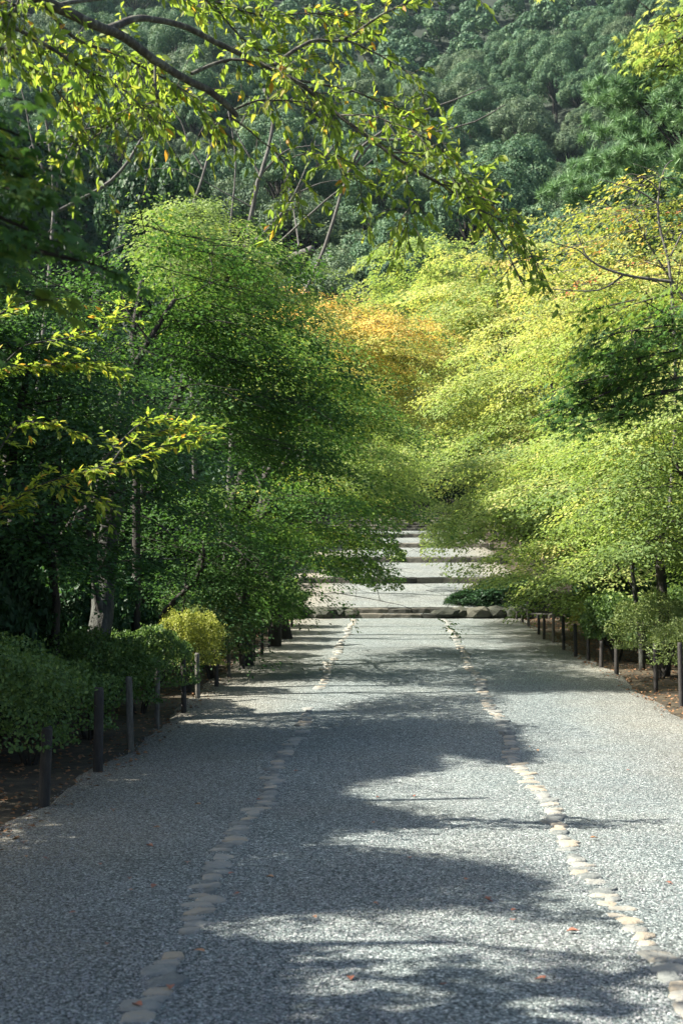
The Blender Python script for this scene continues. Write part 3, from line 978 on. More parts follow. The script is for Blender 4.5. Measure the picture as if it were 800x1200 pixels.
# yellow-leaved sprays from the left edge
def spray_tree():
    Z = 9.5
    B = np.array([-5.0, 12.7, 0.])
    root = link('hornbeam_tree', None, None, B)
    tag(root, 'slim tree reaching in from the left with sunlit yellow green oval leaves', 'tree')
    wood, fol = MB(), MB()
    t0 = smooth_poly([B - [0, 0, .1], B + [.2, -.3, 1.0], B + [.7, -1.3, 2.1], B + [1.2, -2.6, 2.9], B + [1.5, -3.3, 3.6]], 4)
    wood.tube(t0 - B, np.linspace(.06, .02, len(t0)), 8)
    lines = [([(-170, 690, 0), (-60, 640, 0), (0, 600, 0), (40, 572, 0), (85, 556, 0), (130, 545, -.1), (180, 528, -.1), (250, 506, -.1)], 1),
             ([(60, 565, 0), (90, 575, .1), (120, 588, .1)], 1), ([(130, 545, -.1), (150, 520, 0), (190, 505, 0), (225, 497, 0)], 1),
             ([(-60, 640, 0), (-20, 560, .2), (20, 500, .2), (50, 495, .2), (85, 505, .2)], .7),
             ([(-140, 500, .1), (-60, 460, .1), (0, 432, .1), (50, 428, 0), (95, 425, 0), (132, 432, 0)], 1),
             ([(0, 432, .1), (30, 405, 0), (70, 398, 0), (120, 385, .1), (150, 360, .1)], .7),
             ([(-40, 400, 0), (0, 368, 0), (40, 352, .1), (80, 350, .1)], .7),
             ([(120, 540, 0), (160, 500, .3), (185, 490, .3)], .6)]
    for l, dens in lines:
        p = smooth_poly(np.array([P(a, b, Z + c) for a, b, c in l]), 5)
        wood.tube(p - B, np.linspace(.009, .002, len(p)), 4)
        L = np.linalg.norm(np.diff(p, axis=0), axis=1).sum()
        for q in range(int(L * 42 * dens)):
            k = rng.integers(len(p) // 5, len(p) - 1)
            a = p[k]
            d = norm(norm(p[k + 1] - p[k]) * .8 + rng.normal(0, .5, 3) * np.array([1, 1, .5]))
            TL = rng.uniform(.05, .24)
            e = a + d * TL - np.array([0, 0, .12 * TL])
            wood.tube(np.array([a, (a + e) / 2, e]) - B, [.002, .0016, .001], 3, False)
            nl = int(3 + TL * 25)
            t = rng.uniform(.1, 1, nl)[:, None]
            pos = a * (1 - t) + e * t
            dr = norm(d * .8 + rng.normal(0, .5, (nl, 3)) * np.array([1, 1, .4]) + np.array([0, 0, -.2]))
            nr = rng.normal(0, .3, (nl, 3)) + np.array([0, 0, 1])
            leaves(fol, pos - B, dr, nr, rng.uniform(.042, .066, nl), CHERRY, .55 + rng.normal(0, .17, nl) + (rng.random(nl) < .04) * .4)
    link('trunk', wood.mesh('trunk', M_BARKG), root)
    link('crown', fol.mesh('crown', M_CHERRY), root)['kind'] = 'stuff'


spray_tree()


# ------------------------------------------------------------------ bare and leaning trunks
def wood_tree(name, label, lines, mat, cat='tree', Z0=None):
    """lines: (points [(px,py,Z)], r0, r1)"""
    p0 = P(*lines[0][0][0])
    root = link(name, None, None, p0)
    tag(root, label, cat)
    w = MB()
    for l, r0, r1 in lines:
        p = smooth_poly(np.array([P(*q) for q in l]), 4)
        amp = min(.02, r0 * .25)
        p = p + np.cumsum(rng.normal(0, amp, p.shape), 0) * np.linspace(0, 1, len(p))[:, None]
        w.tube(p - p0, np.linspace(r0, r1, len(p)), 8 if r0 > .03 else 5)
    link('trunk', w.mesh('trunk', mat), root)
    return root


wood_tree('leaning_tree', 'leaning pale mottled trunk with peeling bark behind the hedge', [
    ([(108, 790, 16.2), (118, 735, 16.3), (125, 690, 16.5), (136, 640, 16.7), (146, 595, 16.8), (154, 555, 17), (160, 528, 17.3)], .14, .10),
    ([(122, 735, 16.3), (112, 690, 16.2), (106, 640, 16), (104, 610, 16)], .05, .03),
    ([(140, 620, 16.7), (110, 605, 16.2), (80, 612, 15.8)], .02, .008), ([(148, 590, 16.8), (190, 570, 16.6), (240, 560, 16.4)], .02, .006),
    ([(146, 600, 16.8), (180, 610, 16.3), (210, 635, 16)], .015, .005), ([(130, 660, 16.6), (170, 655, 16.4), (220, 655, 16.4)], .014, .005),
    ([(154, 560, 17), (150, 530, 16.8), (120, 500, 16.6), (95, 480, 16.5)], .02, .008)], M_BARKG)
for (pts, r0, r1, lab) in [
    ([(20, 790, 15), (30, 700, 15.2), (42, 640, 15.4), (52, 570, 15.6), (58, 470, 16)], .065, .035, 'dark straight trunk nearest the left edge in deep shade'),
    ([(66, 790, 14.6), (65, 740, 14.6), (64, 700, 14.6), (58, 640, 14.8), (66, 560, 15.2), (70, 460, 15.6)], .055, .03, 'thin black trunk standing between the nearest bushes'),
    ([(12, 800, 17), (8, 720, 17), (16, 640, 17.3), (8, 540, 17.8)], .07, .04, 'dark trunk half out of view at the left edge'),
    ([(290, 725, 23), (283, 680, 23), (288, 640, 23.2), (272, 600, 23.4), (284, 555, 23.8)], .12, .05, 'dark crooked trunk under the overhanging boughs'),
    ([(322, 722, 27), (322, 690, 27), (300, 650, 27.2), (276, 615, 27.4)], .13, .06, 'dark trunk leaning left beside the small black stake'),
    ([(338, 720, 29), (322, 680, 29), (340, 655, 29), (360, 640, 29.2)], .12, .06, 'thick forked trunk leaning right near the terrace'),
    ([(163, 520, 19.5), (160, 460, 19.6), (157, 400, 19.8), (165, 330, 20)], .06, .04, 'dark upright trunk inside the tall maple'),
    ([(776, 800, 21.5), (779, 760, 21.5), (777, 700, 21.6), (773, 650, 21.8), (780, 600, 22)], .11, .06, 'dark trunk behind the bright bushes at the right edge'),
    ([(752, 790, 22.5), (750, 740, 22.5), (745, 700, 22.4), (741, 660, 22.3), (742, 640, 22)], .055, .02, 'slim grey stem rising from the pale bush on the right')]:
    # bring the base down to the ground
    b = P(*pts[0])
    g = float(zt(b[0], b[1]))
    bb = np.array([b[0], b[1], g - .1])
    ppx, ppy = proj(bb)
    pts = [(float(ppx), float(ppy), pts[0][2])] + [q for q in pts[1:] if q[1] < ppy - 8]
    wood_tree('tree_trunk', lab, [(pts, r0, r1)], M_BARK if 'grey' not in lab else M_BARKG)

# bare tree with broken limb, top centre-left
ZB = 30
wood_tree('bare_tree', 'nearly leafless grey tree with a snapped limb above the maples', [
    ([(262, 722, ZB), (268, 600, ZB), (275, 480, ZB), (278, 400, ZB), (282, 330, ZB), (286, 300, ZB), (297, 240, ZB), (305, 205, ZB), (318, 150, ZB), (312, 110, ZB)], .085, .03),
    ([(300, 312, ZB), (325, 309, ZB - .3), (345, 298, ZB - .6), (363, 289, ZB - .8)], .10, .085),
    ([(283, 330, ZB), (300, 312, ZB - .3), (325, 285, ZB - .6), (360, 255, ZB - .9), (400, 222, ZB - 1), (440, 186, ZB - 1)], .035, .012),
    ([(228, 560, ZB), (222, 330, ZB), (222, 260, ZB), (235, 215, ZB), (248, 170, ZB), (258, 140, ZB)], .045, .02),
    ([(290, 290, ZB), (320, 262, ZB), (345, 228, ZB), (372, 192, ZB), (392, 168, ZB)], .04, .01),
    ([(345, 228, ZB), (375, 215, ZB), (400, 212, ZB)], .02, .006), ([(345, 228, ZB), (362, 190, ZB), (370, 165, ZB)], .02, .006),
    ([(372, 192, ZB), (360, 172, ZB), (352, 150, ZB)], .012, .004),
    ([(305, 205, ZB), (330, 180, ZB), (350, 172, ZB), (380, 170, ZB)], .03, .008), ([(305, 205, ZB), (288, 175, ZB), (275, 150, ZB)], .03, .008),
    ([(240, 200, ZB), (222, 170, ZB), (212, 140, ZB), (190, 120, ZB)], .025, .008), ([(300, 245, ZB), (262, 225, ZB), (215, 200, ZB), (170, 198, ZB)], .018, .005),
    ([(350, 288, ZB - .5), (345, 250, ZB), (336, 205, ZB), (328, 160, ZB)], .022, .008),
    ([(278, 380, ZB), (268, 300, ZB), (272, 250, ZB), (276, 190, ZB), (268, 130, ZB)], .035, .010)], M_TWIG)
wood_tree('bare_tree', 'thin pale leafless branches in the dark left of the cherry bough', [
    ([(20, 760, 26), (40, 500, 26), (60, 300, 26), (62, 220, 26), (55, 150, 26), (50, 100, 26)], .05, .02),
    ([(62, 220, 26), (40, 172, 26), (30, 120, 26), (22, 90, 26)], .03, .006), ([(62, 215, 26), (70, 170, 26), (100, 150, 26), (110, 120, 26)], .025, .006),
    ([(60, 240, 26), (90, 160, 26), (130, 148, 26), (170, 135, 26)], .025, .005), ([(60, 230, 26), (35, 172, 26), (80, 170, 26), (130, 172, 26)], .02, .005),
    ([(62, 250, 26), (130, 212, 26), (165, 165, 26), (172, 158, 26)], .035, .02), ([(55, 150, 26), (80, 110, 26), (95, 80, 26)], .02, .006)], M_TWIG)
wood_tree('bare_tree', 'grey leafless twiggy tree in front of the pine', [
    ([(770, 760, 23), (790, 500, 23), (785, 330, 23), (772, 262, 23), (772, 225, 23), (778, 195, 23), (790, 185, 23)], .035, .006),
    ([(772, 240, 23), (750, 225, 23), (720, 215, 23), (700, 210, 23)], .02, .004), ([(772, 225, 23), (758, 210, 23), (735, 205, 23), (715, 225, 23)], .016, .004),
    ([(775, 210, 23), (765, 200, 23), (740, 192, 23)], .012, .003), ([(750, 225, 23), (740, 240, 23), (722, 245, 23)], .01, .003),
    ([(785, 330, 23), (730, 322, 23), (690, 305, 23), (672, 276, 23)], .03, .008), ([(730, 322, 23), (700, 340, 23), (640, 338, 23)], .02, .006),
    ([(690, 305, 23), (675, 292, 23), (650, 285, 23), (630, 275, 23)], .014, .004), ([(785, 300, 23), (800, 270, 23), (810, 240, 23)], .02, .005)], M_TWIG)
# faint long bare twigs against the hill
wood_tree('bare_tree', 'long pale bare branch crossing in front of the hillside', [
    ([(300, 640, 44), (330, 420, 44), (380, 290, 44), (420, 175, 44), (470, 162, 44), (520, 150, 44), (555, 138, 44), (590, 118, 44)], .07, .015),
    ([(420, 175, 44), (470, 140, 44), (530, 118, 44), (570, 100, 44)], .05, .012), ([(410, 200, 44), (440, 165, 44), (480, 155, 44), (530, 148, 44)], .05, .012)], M_TWIG)


# ------------------------------------------------------------------ clipped bushes
def bush_mesh(seed, nleaf, lsize, mat, low=.25, R=1.0, H=1.0):
    """unit bush: radius 1, height 1 (base at 0)"""
    r = np.random.default_rng(seed)
    fol, wood = MB(), MB()
    n = nleaf
    d = norm(r.normal(0, 1, (n, 3)))
    d[:, 2] = np.where(d[:, 2] < -.25, -d[:, 2], d[:, 2])
    ph = r.random(6) * 6
    bump = 1 + .15 * np.sin(d[:, 0] * 5 + ph[0]) * np.sin(d[:, 1] * 6 + ph[1]) + .12 * np.sin(d[:, 2] * 9 + ph[2] + d[:, 0] * 7) + .06 * np.sin(d[:, 0] * 17 + d[:, 1] * 15 + ph[3])
    rad = np.where(r.random(n) < .1, 1 + .10 * np.abs(np.sin(d[:, 0] * 23 + ph[4]) * np.sin(d[:, 1] * 21)), 1) * np.where(r.random(n) < .72, 1 - .09 * r.random(n) ** 2, r.random(n) ** .4)
    p = d * (rad * bump)[:, None]
    p = p + r.normal(0, .018, p.shape)
    p[:, 2] = np.sign(p[:, 2]) * np.abs(p[:, 2]) ** .8
    p[:, 2] = low + .12 + (1 - low - .12) * np.clip((p[:, 2] + .25) / 1.25, 0, 2)
    sc_ = np.array([R, R, H])
    nr = d + np.array([0, 0, .5]) + r.normal(0, .5, (n, 3))
    dr = norm(r.normal(0, 1, (n, 3)) + d * .7 + np.array([0, 0, .5]))
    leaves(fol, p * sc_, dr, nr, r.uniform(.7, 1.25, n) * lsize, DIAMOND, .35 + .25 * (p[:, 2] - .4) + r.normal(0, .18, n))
    for k in range(12):
        a = r.random() * 2 * PI
        q = np.array([math.cos(a), math.sin(a), 0])
        e = q * r.uniform(.3, .75) + np.array([0, 0, r.uniform(.45, .75)])
        wood.tube(smooth_poly([q * .08, q * .2 + [0, 0, .2], e], 3) * sc_, np.linspace(.018, .006, 7), 5)
    return fol.mesh('foliage', mat), wood.mesh('stems', M_BARK)


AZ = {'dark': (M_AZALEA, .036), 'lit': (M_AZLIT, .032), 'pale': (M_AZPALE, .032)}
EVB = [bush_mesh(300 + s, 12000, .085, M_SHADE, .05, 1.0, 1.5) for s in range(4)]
nb = 0


def blocks(x, Y, R, H):
    """would it stand between the sun and the two bushes the photograph shows lit?"""
    for (tx, ty, tz, tr) in LIT_AT[:2]:
        if x > tx - .5: continue
        t = (tx - x) / -SUN[0]
        if abs(Y - (ty + SUN[1] * t)) < R + tr and tz + (t - R) * SUN[2] < H: return True
    return False


def bush(x, Y, R, H, kind, label, group='clipped azalea bushes beside the path', name='azalea_bush', ry=None):
    global nb
    if kind == 'ever' and blocks(x, Y, R, H): return
    if kind == 'ever':
        fm, wm = EVB[nb % 4]
        sc = (R, ry or R, H / 1.5)
    else:
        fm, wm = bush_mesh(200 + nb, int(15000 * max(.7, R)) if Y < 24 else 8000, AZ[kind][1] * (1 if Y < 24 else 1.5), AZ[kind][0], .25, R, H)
        sc = (1, 1, 1)
    nb += 1
    root = link(name, None, None, (x, Y, float(zt(x, Y)) - .02))
    tag(root, label, 'bush', group)
    for nme, me in (('foliage', fm), ('stem', wm)):
        o = link(nme, me, root)
        if nme == 'foliage': o['kind'] = 'stuff'
    root.scale = sc
    root.rotation_euler = (0, 0, rng.random() * 6)
    return root


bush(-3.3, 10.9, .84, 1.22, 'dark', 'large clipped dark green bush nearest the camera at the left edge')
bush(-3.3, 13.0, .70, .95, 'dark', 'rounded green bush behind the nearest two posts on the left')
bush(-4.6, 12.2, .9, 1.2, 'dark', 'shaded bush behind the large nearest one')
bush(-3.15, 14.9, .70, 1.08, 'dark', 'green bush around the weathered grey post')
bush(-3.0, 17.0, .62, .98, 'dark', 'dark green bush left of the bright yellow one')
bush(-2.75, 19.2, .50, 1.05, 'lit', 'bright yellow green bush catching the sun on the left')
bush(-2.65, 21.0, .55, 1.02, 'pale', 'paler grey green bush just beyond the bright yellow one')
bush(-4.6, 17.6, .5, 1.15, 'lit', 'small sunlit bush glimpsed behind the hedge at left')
for k, (x, Y, R, H) in enumerate([(-3.0, 22.8, .8, 1.25), (-3.0, 24.7, .8, 1.25), (-2.85, 26.7, .8, 1.25), (-2.85, 28.8, .85, 1.2), (-2.8, 31, .85, 1.15), (-2.8, 33.2, .85, 1.0)]):
    bush(x, Y, R, H, 'dark', f'{["first", "second", "third", "fourth", "fifth", "sixth"][k]} dark bush beyond the pale one along the left posts')
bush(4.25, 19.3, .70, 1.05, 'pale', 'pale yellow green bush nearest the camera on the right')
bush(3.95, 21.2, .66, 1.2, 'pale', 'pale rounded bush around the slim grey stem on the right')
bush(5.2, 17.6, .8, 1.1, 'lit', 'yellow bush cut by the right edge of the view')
bush(3.75, 24.0, .55, 1.1, 'dark', 'dark green bush between the pale bush and the far posts on the right')
bush(4.6, 23.0, .8, 1.2, 'dark', 'shaded bush behind the pale rounded bush on the right')
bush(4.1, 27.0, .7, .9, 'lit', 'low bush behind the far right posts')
bush(4.3, 29.5, .8, 1.0, 'dark', 'low dark bush behind the farthest right posts')
bush(3.2, 38.6, 1.1, .9, 'ever', 'low dark shrub over the rocks right of the steps', None, 'evergreen_shrub')
bush(2.2, 38.9, .7, .5, 'ever', 'small dark shrub at the left end of the right rocks', None, 'evergreen_shrub')
bush(2.2, 78, 3.5, 3.6, 'ever', 'dark shrub closing the top of the far staircase on the right', None, 'evergreen_shrub')
bush(-3.6, 78, 3.0, 3.0, 'ever', 'dark shrub closing the top of the far staircase on the left', None, 'evergreen_shrub')
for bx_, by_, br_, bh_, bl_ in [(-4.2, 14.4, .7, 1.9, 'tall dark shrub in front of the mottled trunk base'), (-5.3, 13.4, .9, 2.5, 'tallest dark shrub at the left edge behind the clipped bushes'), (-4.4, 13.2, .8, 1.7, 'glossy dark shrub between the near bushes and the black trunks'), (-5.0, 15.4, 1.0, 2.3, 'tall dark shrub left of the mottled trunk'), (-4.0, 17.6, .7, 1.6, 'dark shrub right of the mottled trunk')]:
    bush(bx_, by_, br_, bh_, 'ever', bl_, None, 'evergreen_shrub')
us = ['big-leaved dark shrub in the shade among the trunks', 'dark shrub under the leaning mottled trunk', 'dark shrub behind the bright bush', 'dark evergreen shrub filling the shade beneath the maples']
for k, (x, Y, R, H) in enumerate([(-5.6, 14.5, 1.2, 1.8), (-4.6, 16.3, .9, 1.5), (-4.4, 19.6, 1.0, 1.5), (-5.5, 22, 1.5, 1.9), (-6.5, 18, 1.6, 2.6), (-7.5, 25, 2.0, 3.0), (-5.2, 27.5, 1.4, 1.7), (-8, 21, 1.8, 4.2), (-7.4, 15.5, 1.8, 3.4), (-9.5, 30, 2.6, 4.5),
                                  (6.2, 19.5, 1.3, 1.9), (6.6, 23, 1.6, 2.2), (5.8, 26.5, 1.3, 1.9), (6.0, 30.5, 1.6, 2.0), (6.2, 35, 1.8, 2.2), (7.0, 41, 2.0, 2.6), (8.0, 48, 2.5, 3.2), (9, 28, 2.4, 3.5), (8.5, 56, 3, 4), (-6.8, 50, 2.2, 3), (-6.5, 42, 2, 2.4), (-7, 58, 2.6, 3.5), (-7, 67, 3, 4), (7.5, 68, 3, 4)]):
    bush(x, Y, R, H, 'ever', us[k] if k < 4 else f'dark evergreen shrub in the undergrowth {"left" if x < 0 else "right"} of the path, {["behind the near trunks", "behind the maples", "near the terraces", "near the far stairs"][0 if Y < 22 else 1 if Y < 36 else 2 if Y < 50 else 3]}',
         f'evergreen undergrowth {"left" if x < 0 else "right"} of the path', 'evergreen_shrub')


# ------------------------------------------------------------------ wooden posts
def post(x, Y, h, r, mat, label, lean=(0, 0), flat=False):
    r = r * .86
    mb = MB()
    n = 10
    hs = np.array([-.12, 0, .2, .5, .8, .97, 1.0]) * h
    hs[0] = -.12
    th = np.linspace(0, 2 * PI, n, endpoint=False)
    prof = 1 + rng.normal(0, .05, n)
    rings = []
    for q, z in enumerate(hs):
        rr = r * prof * (1.04 - .08 * z / h) * (1 + rng.normal(0, .012)) * (.86 if q == 6 else 1)
        if flat: sx, sy = 1.0, .55
        else: sx = sy = 1
        rings.append(np.stack([np.cos(th) * rr * sx + lean[0] * z, np.sin(th) * rr * sy + lean[1] * z, np.full(n, z) + (rng.normal(0, .006, n) if q > 4 else 0)], -1))
    V = np.concatenate(rings + [np.array([[lean[0] * h, lean[1] * h, h * 1.0]])])
    T = []
    for q in range(6):
        for i in range(n):
            j = (i + 1) % n
            T += [(q * n + i, q * n + j, (q + 1) * n + j), (q * n + i, (q + 1) * n + j, (q + 1) * n + i)]
    T += [(6 * n + i, 6 * n + (i + 1) % n, 7 * n) for i in range(n)]
    mb.add(V, T)
    o = link('wooden_post', mb.mesh('wooden_post', mat, True), None, (x, Y, float(zt(x, Y)) - .03))
    tag(o, label, 'post', f'wooden posts along the {"left" if x < 0 else "right"} of the path')


ords = ['first', 'second', 'third', 'fourth', 'fifth', 'sixth', 'seventh', 'eighth', 'ninth', 'tenth', 'eleventh', 'twelfth', 'thirteenth', 'fourteenth', 'fifteenth', 'sixteenth', 'seventeenth']
# (px, base py, height in px, radius m, grey?)
LP = [(52, 948, 96, .052, 0), (115, 908, 102, .052, 0), (153, 881, 88, .042, 1), (184, 852, 78, .032, 1), (216, 838, 70, .038, 0), (232, 820, 55, .034, 1), (254, 806, 46, .034, 0), (268, 795, 44, .034, 1),
      (285, 786, 42, .034, 0), (297, 777, 40, .034, 0), (307, 768, 37, .034, 0), (316, 760, 34, .034, 0), (324, 753, 32, .034, 0), (331, 746, 30, .034, 0), (337, 740, 28, .034, 0), (342, 736, 26, .034, 0)]


def ground_at(px, py):
    Ys = np.linspace(4, 36.9, 700)
    pts = np.array([P(px, py, q) for q in Ys])
    g = zt(pts[:, 0], pts[:, 1]) - .02
    k = np.argmax(pts[:, 2] < g) if (pts[:, 2] < g).any() else len(Ys) - 1
    # ray meets the ground where it first goes under
    return pts[k]


desc = {0: 'black', 1: 'grey weathered'}
for k, (px, py, h, r, g) in enumerate(LP):
    p = ground_at(px, py)
    hm = h / (F / p[1])
    post(p[0], p[1], hm, r, M_POSTG if g else M_POST, f'{desc[g]} wooden post, {ords[k]} from the camera in the left row' + (', split and tallest looking' if k == 2 else ''), (rng.normal(0, .02) - (.03 if k == 2 else 0), 0), k == 2)
RP = [(798, 828, 74, .038, 0), (768, 810, 56, .036, 0), (722, 791, 28, .038, 0), (704, 784, 30, .038, 0), (689, 775, 28, .034, 0), (674, 771, 40, .036, 0), (660, 763, 41, .036, 0), (648, 754, 40, .034, 1), (637, 750, 21, .034, 0), (631, 745, 22, .036, 0), (619, 735, 30, .034, 1), (612, 730, 22, .034, 0), (605, 727, 20, .034, 0)]
for k, (px, py, h, r, g) in enumerate(RP):
    p = ground_at(px, py)
    post(p[0], p[1], max(h / (F / p[1]), .45), r, M_POSTG if g else M_POST, f'{desc[g]} wooden post, {ords[k]} from the camera in the right row', (rng.normal(0, .02), 0))
p = P(336, 694, 38.5)
post(p[0] - .3, 37.2, 1.35, .045, M_POST, 'thin black stake leaning right beside the first terrace', (.16, 0))

# ------------------------------------------------------------------ fallen leaves on the gravel
mbl = MB()
fl = [(28, 990), (32, 1008), (50, 1008), (118, 1018), (133, 951), (150, 1048), (152, 1032), (178, 1045), (188, 973), (228, 946), (172, 994), (125, 1111), (220, 1014), (312, 1032), (365, 1080),
      (485, 936), (435, 967), (600, 898), (621, 877), (630, 882), (545, 1036), (566, 1058), (600, 1082), (598, 1072), (663, 1098), (436, 1062), (780, 1036), (156, 1183), (275, 1027), (282, 1050), (200, 1162),
      (443, 936), (300, 940), (520, 1160), (700, 985), (90, 1075), (350, 905), (240, 1120), (480, 1010), (640, 1150), (735, 905), (410, 1150)]
for k, (px, py) in enumerate(fl):
    Yg = np.linspace(4, 36, 600)
    pts = np.array([P(px, py, q) for q in Yg])
    i = np.argmax(pts[:, 2] < zc(pts[:, 1]))
    p = pts[i]
    mb = MB()
    s = rng.uniform(.034, .058)
    tm = CHERRY if rng.random() < .6 else MAPLE
    a = rng.random() * 2 * PI
    TV = tm[0].copy() * s
    TV[:, 2] += np.abs(TV[:, 0]) * rng.uniform(.1, .8) + rng.uniform(0, .2) * TV[:, 1]
    if tm is CHERRY: TV[:, 0] *= 1.6
    ca, sa = math.cos(a), math.sin(a)
    TV = np.stack([TV[:, 0] * ca - TV[:, 1] * sa, TV[:, 0] * sa + TV[:, 1] * ca, TV[:, 2]], -1)
    mb.add(TV, tm[1])
    o = link('fallen_leaf', mb.mesh('fallen_leaf', M_FALL), None, (p[0], p[1], float(zc(p[1])) + .014))
    zone = 'left' if p[0] < -1.06 else ('right' if p[0] > 1.24 else 'middle')
    tag(o, f'small reddish fallen leaf lying on the {zone} gravel lane', 'fallen leaf', f'fallen leaves on the {zone} gravel lane')


# ------------------------------------------------------------------ hillside forest
def broccoli(seed, mat, H=11, R=5.2, lumps=90, per=270, ls=.20):
    r = np.random.default_rng(seed)
    fol, wood = MB(), MB()
    for k in range(lumps):
        d = norm(r.normal(0, 1, 3))
        d[2] = abs(d[2]) * 1.1 - .25
        c = np.array([0, 0, H * .58]) + d * np.array([R * .78, R * .78, H * .36]) * r.uniform(.75, 1.05)
        lr = r.uniform(.5, 1.25) * (R / 5.2)
        dd = norm(r.normal(0, 1, (per, 3)) + d * .6)
        p = c + dd * lr * (1 + .12 * np.sin(dd[:, :1] * 9 + k)) * r.uniform(.86, 1.04, (per, 1))
        tt = .45 + r.normal(0, .16) + r.normal(0, .15, per)
        leaves(fol, p, norm(np.cross(dd, r.normal(0, 1, (per, 3)))), dd + r.normal(0, .45, (per, 3)), r.uniform(.6, 1.2, per) * ls, BROAD, tt)
        if k % 3 == 0:
            wood.tube(np.array([[0, 0, H * .35], c * .5 + np.array([0, 0, H * .2]), c]), [.16, .1, .04], 4, False)
    wood.tube(np.array([[0, 0, -1.5], [.1, 0, H * .3], [0, .2, H * .75]]), [.3, .22, .08], 6)
    return fol.mesh('crown', mat), wood.mesh('trunk', M_BARK)


HV = [broccoli(400 + s, M_HILL if s % 3 else M_HILL2, H=11 + s % 3, R=4.6 + .4 * (s % 4)) for s in range(7)]
HVL = [(a, b) for a, b in HV]
cnt = 0
ylist = []
y = 104.0
while y < 440:
    half = y * .30 + 6
    x = -half + rng.uniform(0, 5)
    while x < half:
        q = (x + rng.normal(0, 1.3), y + rng.normal(0, 1.5))
        hx, hy = proj(np.array([q[0], q[1], float(zt(*q)) + 8.5]))
        if -50 < hy < 345 and -40 < hx < 850 and not (hx < 190 and hy > 165):
            ylist.append(q)
        x += 6.4 + (y - 104) * .012
    y += 5.6 + (y - 104) * .010
ylist, far_list = ylist[:292], ylist[292:]
for (x, y) in ylist:
    z = float(zt(x, y))
    k = int(rng.integers(7))
    fm, wm = HV[k]
    olive = (k % 3 == 0)
    root = link('hill_tree', None, None, (x, y, z - 1))
    s = rng.uniform(.68, 1.05)
    root.scale = (s, s, s * rng.uniform(.9, 1.15))
    root.rotation_euler = (0, 0, rng.random() * 6.28)
    hx, hy = proj(np.array([x, y, z + 8.5]))
    where = 'behind the left cherry leaves' if hx < 180 else 'behind the bare tree' if hx < 330 else 'behind the cherry bough' if hx < 470 else 'beside the cherry bough' if hx < 590 else 'above the pine' if hx < 700 else 'at the right edge'
    band = 'lowest slope' if hy > 230 else 'lower slope' if hy > 150 else 'middle slope' if hy > 75 else 'highest slope'
    hue = 'olive grey' if olive else 'blue green'
    tag(root, f'{hue} hill tree on the {band}, {where}', 'tree', f'{hue} hillside trees, {band}, {where}')
    link('crown', fm, root)['kind'] = 'stuff'
    link('trunk', wm, root)
    cnt += 1
print('hill trees', cnt, 'farther', len(far_list))
fr = MB()
SM = []
for k in range(3):
    r_ = np.random.default_rng(700 + k)
    q = MB()
    for j in range(26):
        d = norm(r_.normal(0, 1, 3))
        d[2] = abs(d[2]) - .15
        c = np.array([0, 0, 6.4]) + d * np.array([3.6, 3.6, 3.8])
        dd = norm(r_.normal(0, 1, (64, 3)) + d * .7)
        leaves(q, c + dd * r_.uniform(.8, 1.6), norm(np.cross(dd, r_.normal(0, 1, (64, 3)))), dd + r_.normal(0, .4, (64, 3)), r_.uniform(.4, .8, 64), BROAD, .45 + r_.normal(0, .14) + r_.normal(0, .12, 64))
    SM.append((np.concatenate(q.V), np.concatenate(q.T), np.concatenate(q.t)))
for k, (x, y) in enumerate(far_list):
    v, t, c = SM[k % 3]
    a = rng.random() * 6.28
    v = v @ np.array([[math.cos(a), math.sin(a), 0], [-math.sin(a), math.cos(a), 0], [0, 0, 1]])
    fr.add(v * rng.uniform(.7, 1.0) + [x, y, float(zt(x, y)) - 1], t, c)
if far_list:
    tag(link('far_forest', fr.mesh('far_forest', M_HILL)), 'far off forest covering the top of the hillside', 'forest', kind='stuff')


# dark trees behind the left maples and fillers left and right (real trees, seen through gaps)
def place(k, x, Y, s, sz, label, group, name='evergreen_tree', meshes=None):
    if blocks(x, Y, 3.0 * s, 9.5 * sz): return
    fm, wm = meshes or EV[k % 3]
    root = link(name, None, None, (x, Y, float(zt(x, Y)) - .3))
    root.scale = (s, s, sz)
    root.rotation_euler = (0, 0, rng.random() * 6.28)
    tag(root, label, 'tree', group)
    link('crown', fm, root)['kind'] = 'stuff'
    link('trunk', wm, root)


EV = [broccoli(500 + s, M_SHADE, H=9, R=3.2, lumps=52, per=300, ls=.16) for s in range(3)]
spots = [(-9, 13, 1, .8), (-11, 19, 1.1, 1.0), (-12, 26, 1.2, 1.1), (-11, 34, 1.1, 1.0), (-13, 42, 1.3, 1.25), (-9.5, 47, 1, .75), (-15, 52, 1.4, 1.5), (-10.5, 60, 1.1, .85), (-14, 68, 1.5, 1.6), (-21, 60, 1.8, 2.0), (-9, 73, 1.1, 1.0), (-17, 36, 1.4, 1.4), (-16, 24, 1.3, 1.3), (-20, 46, 1.6, 1.7), (-7.5, 38, .8, .6)]
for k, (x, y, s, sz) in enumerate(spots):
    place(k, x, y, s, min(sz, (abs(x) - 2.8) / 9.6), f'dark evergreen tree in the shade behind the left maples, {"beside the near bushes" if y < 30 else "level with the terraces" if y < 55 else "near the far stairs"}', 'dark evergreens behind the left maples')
rs = [(9.5, 36, 1, .9), (10.5, 44, 1.1, 1.0), (11, 54, 1.2, 1.1), (10, 64, 1.2, 1.1), (14, 40, 1.3, 1.2), (16, 60, 1.5, 1.5), (11.5, 27, 1, .8), (9, 19, .8, .6), (13, 76, 1.5, 1.4)]
for k, (x, y, s, sz) in enumerate(rs):
    place(k + 1, x, y, s, sz, f'dark evergreen tree behind the sunlit right maples, {"near side" if y < 30 else "level with the terraces" if y < 60 else "near the far stairs"}', 'dark evergreens behind the right maples')
place(0, -12.5, 76, 1.35, 2.35, 'rounded dark green tree rising behind the maples left of the bare tree', None)
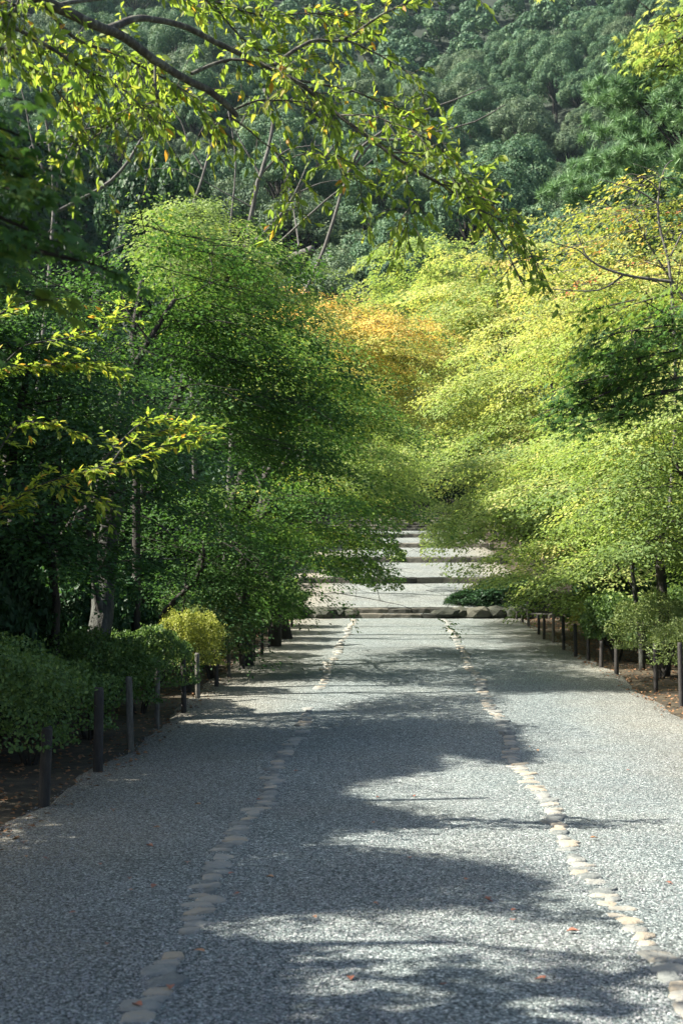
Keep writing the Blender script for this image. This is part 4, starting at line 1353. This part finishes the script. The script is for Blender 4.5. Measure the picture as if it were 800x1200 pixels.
place(1, -18.5, 84, 1.8, 2.8, 'very tall dark tree behind the top left cherry leaves', None)
place(2, -24, 78, 2.0, 2.9, 'tall dark tree in the far top left corner', None)
place(2, -31, 96, 2.0, 2.6, 'dark tree at the far left edge above the near maple sprays', None)
place(1, -8.5, 92, 1.6, 1.4, 'dark tree at the foot of the hill behind the snapped limb', None)
ls_ = [(2, 90, 1.3, .95), (-3, 94, 1.4, 1.25), (8, 92, 1.6, 1.0), (15, 88, 1.6, 1.2), (21, 92, 1.8, 1.3), (4.5, 98, 1.4, 1.25), (11.5, 99, 1.6, 1.3)]
for k, (x, y, s, sz) in enumerate(ls_):
    fm, wm = HV[k % 7]
    place(k, x, y, s * .55, sz * .75, f'pale green tree at the foot of the hill, {["centre", "left of the gap", "right of centre", "below the pine", "far right", "behind the centre tree", "right of the gap"][k]}', 'pale trees at the foot of the hill', 'hill_foot_tree', (fm, wm))


# pine
def pine_tree(label, x, Y, H, seed):
    r = np.random.default_rng(seed)
    B = np.array([x, Y, float(zt(x, Y)) - .2])
    root = link('pine_tree', None, None, B)
    tag(root, label, 'tree')
    wood, fol = MB(), MB()
    tr = wiggle(np.zeros(3), np.array([.6, 0, H * .97]), 12, .02)
    wood.tube(tr, np.linspace(.38, .06, 12), 9)
    for k in range(88):
        u = r.uniform(.38, 1.0)
        z = H * u
        R = (1 - u) ** .55 * H * .36 + .4
        a = r.random() * 2 * PI
        q = np.array([math.cos(a), math.sin(a), 0]) * R * r.uniform(.35, 1)
        c = np.array([0, 0, z]) + q + np.array([0, 0, .12 * R])
        s0 = tr[min(11, int(u * 10))]
        wood.tube(np.array([s0, (s0 + c) / 2 - [0, 0, .1], c]), [.08, .05, .02], 5, False)
        nc = 17
        cc = c + r.normal(0, 1, (nc, 3)) * np.array([.75, .75, .22])
        per = 130
        p = np.repeat(cc, per, 0) + r.normal(0, .06, (nc * per, 3))
        d = norm(r.normal(0, 1, (nc * per, 3)) + np.array([0, 0, .75]))
        leaves(fol, p, d, r.normal(0, 1, (nc * per, 3)), r.uniform(.28, .5, nc * per), NEEDLE, .45 + r.normal(0, .1) + r.normal(0, .18, nc * per))
    link('trunk', wood.mesh('trunk', M_BARK), root)
    link('crown', fol.mesh('crown', M_PINE), root)['kind'] = 'stuff'


pine_tree('large bushy green pine at the right below the hillside', 12.2, 58, 21.0, 11)


# ------------------------------------------------------------------ canopy outside the frame on the left that shades the near gravel
def outside(p):
    px, py = proj(p)
    return (px < -12) | (py < -15) | (p[:, 1] < 3)


for k, (bx, by, crs) in enumerate([
    ((-5.2), 6.5, [((-4.6, 6.6, 3.8), (1.7, 1.7, 1.6)), ((-5.6, 5.2, 5.2), (2, 1.8, 1.6))]),
    ((-6.0), 10.2, [((-4.8, 10.4, 4.4), (1.7, 1.5, 1.8)), ((-6.2, 10.4, 6.2), (1.9, 1.6, 1.5))]),
    ((-5.8), 2.4, [((-4.8, 3.2, 4.2), (1.9, 2, 1.7)), ((-5.4, 1.2, 5.6), (2, 2, 1.5))]),
    ((-7.6), 8.0, [((-7.2, 8.0, 6.0), (1.9, 2.0, 2.0)), ((-6.6, 4.6, 5.6), (1.8, 1.6, 1.8))]),
    ((-6.5), 13.4, [((-6.0, 13.3, 6.0), (1.9, 1.5, 1.9)), ((-5.0, 13.0, 6.9), (1.5, 1.3, .9))])]):
    tree('maple_tree', ['maple just outside the left edge of the view', 'second maple outside the left edge', 'maple to the left of the camera', 'taller maple behind the outside left ones', 'maple at the left edge beyond the yellow spray'][k], 'tree', (bx, by), crs, 210, 260, .085, M_GREEN, M_BARK, 'maples shading the near gravel', .13, tint0=.35, keep=outside, padr=(.5, 1.0))


# ------------------------------------------------------------------ thin air between the camera and the hillside
mb = MB()
mb.box(np.array([0, 222, 145.0]), np.array([232, 240, 152.0]))
hm = bpy.data.materials.new('haze')
hm.use_nodes = True
hn = hm.node_tree
hn.nodes.remove(hn.nodes['Principled BSDF'])
pvn = hn.nodes.new('ShaderNodeVolumePrincipled')
pvn.inputs['Color'].default_value = (.62, .88, 1.0, 1)
pvn.inputs['Density'].default_value = .00009
pvn.inputs['Anisotropy'].default_value = .2
hn.links.new(pvn.outputs[0], hn.nodes['Material Output'].inputs['Volume'])
tag(link('haze', mb.mesh('haze', hm, False)), kind='stuff')
S.cycles.volume_bounces = 0
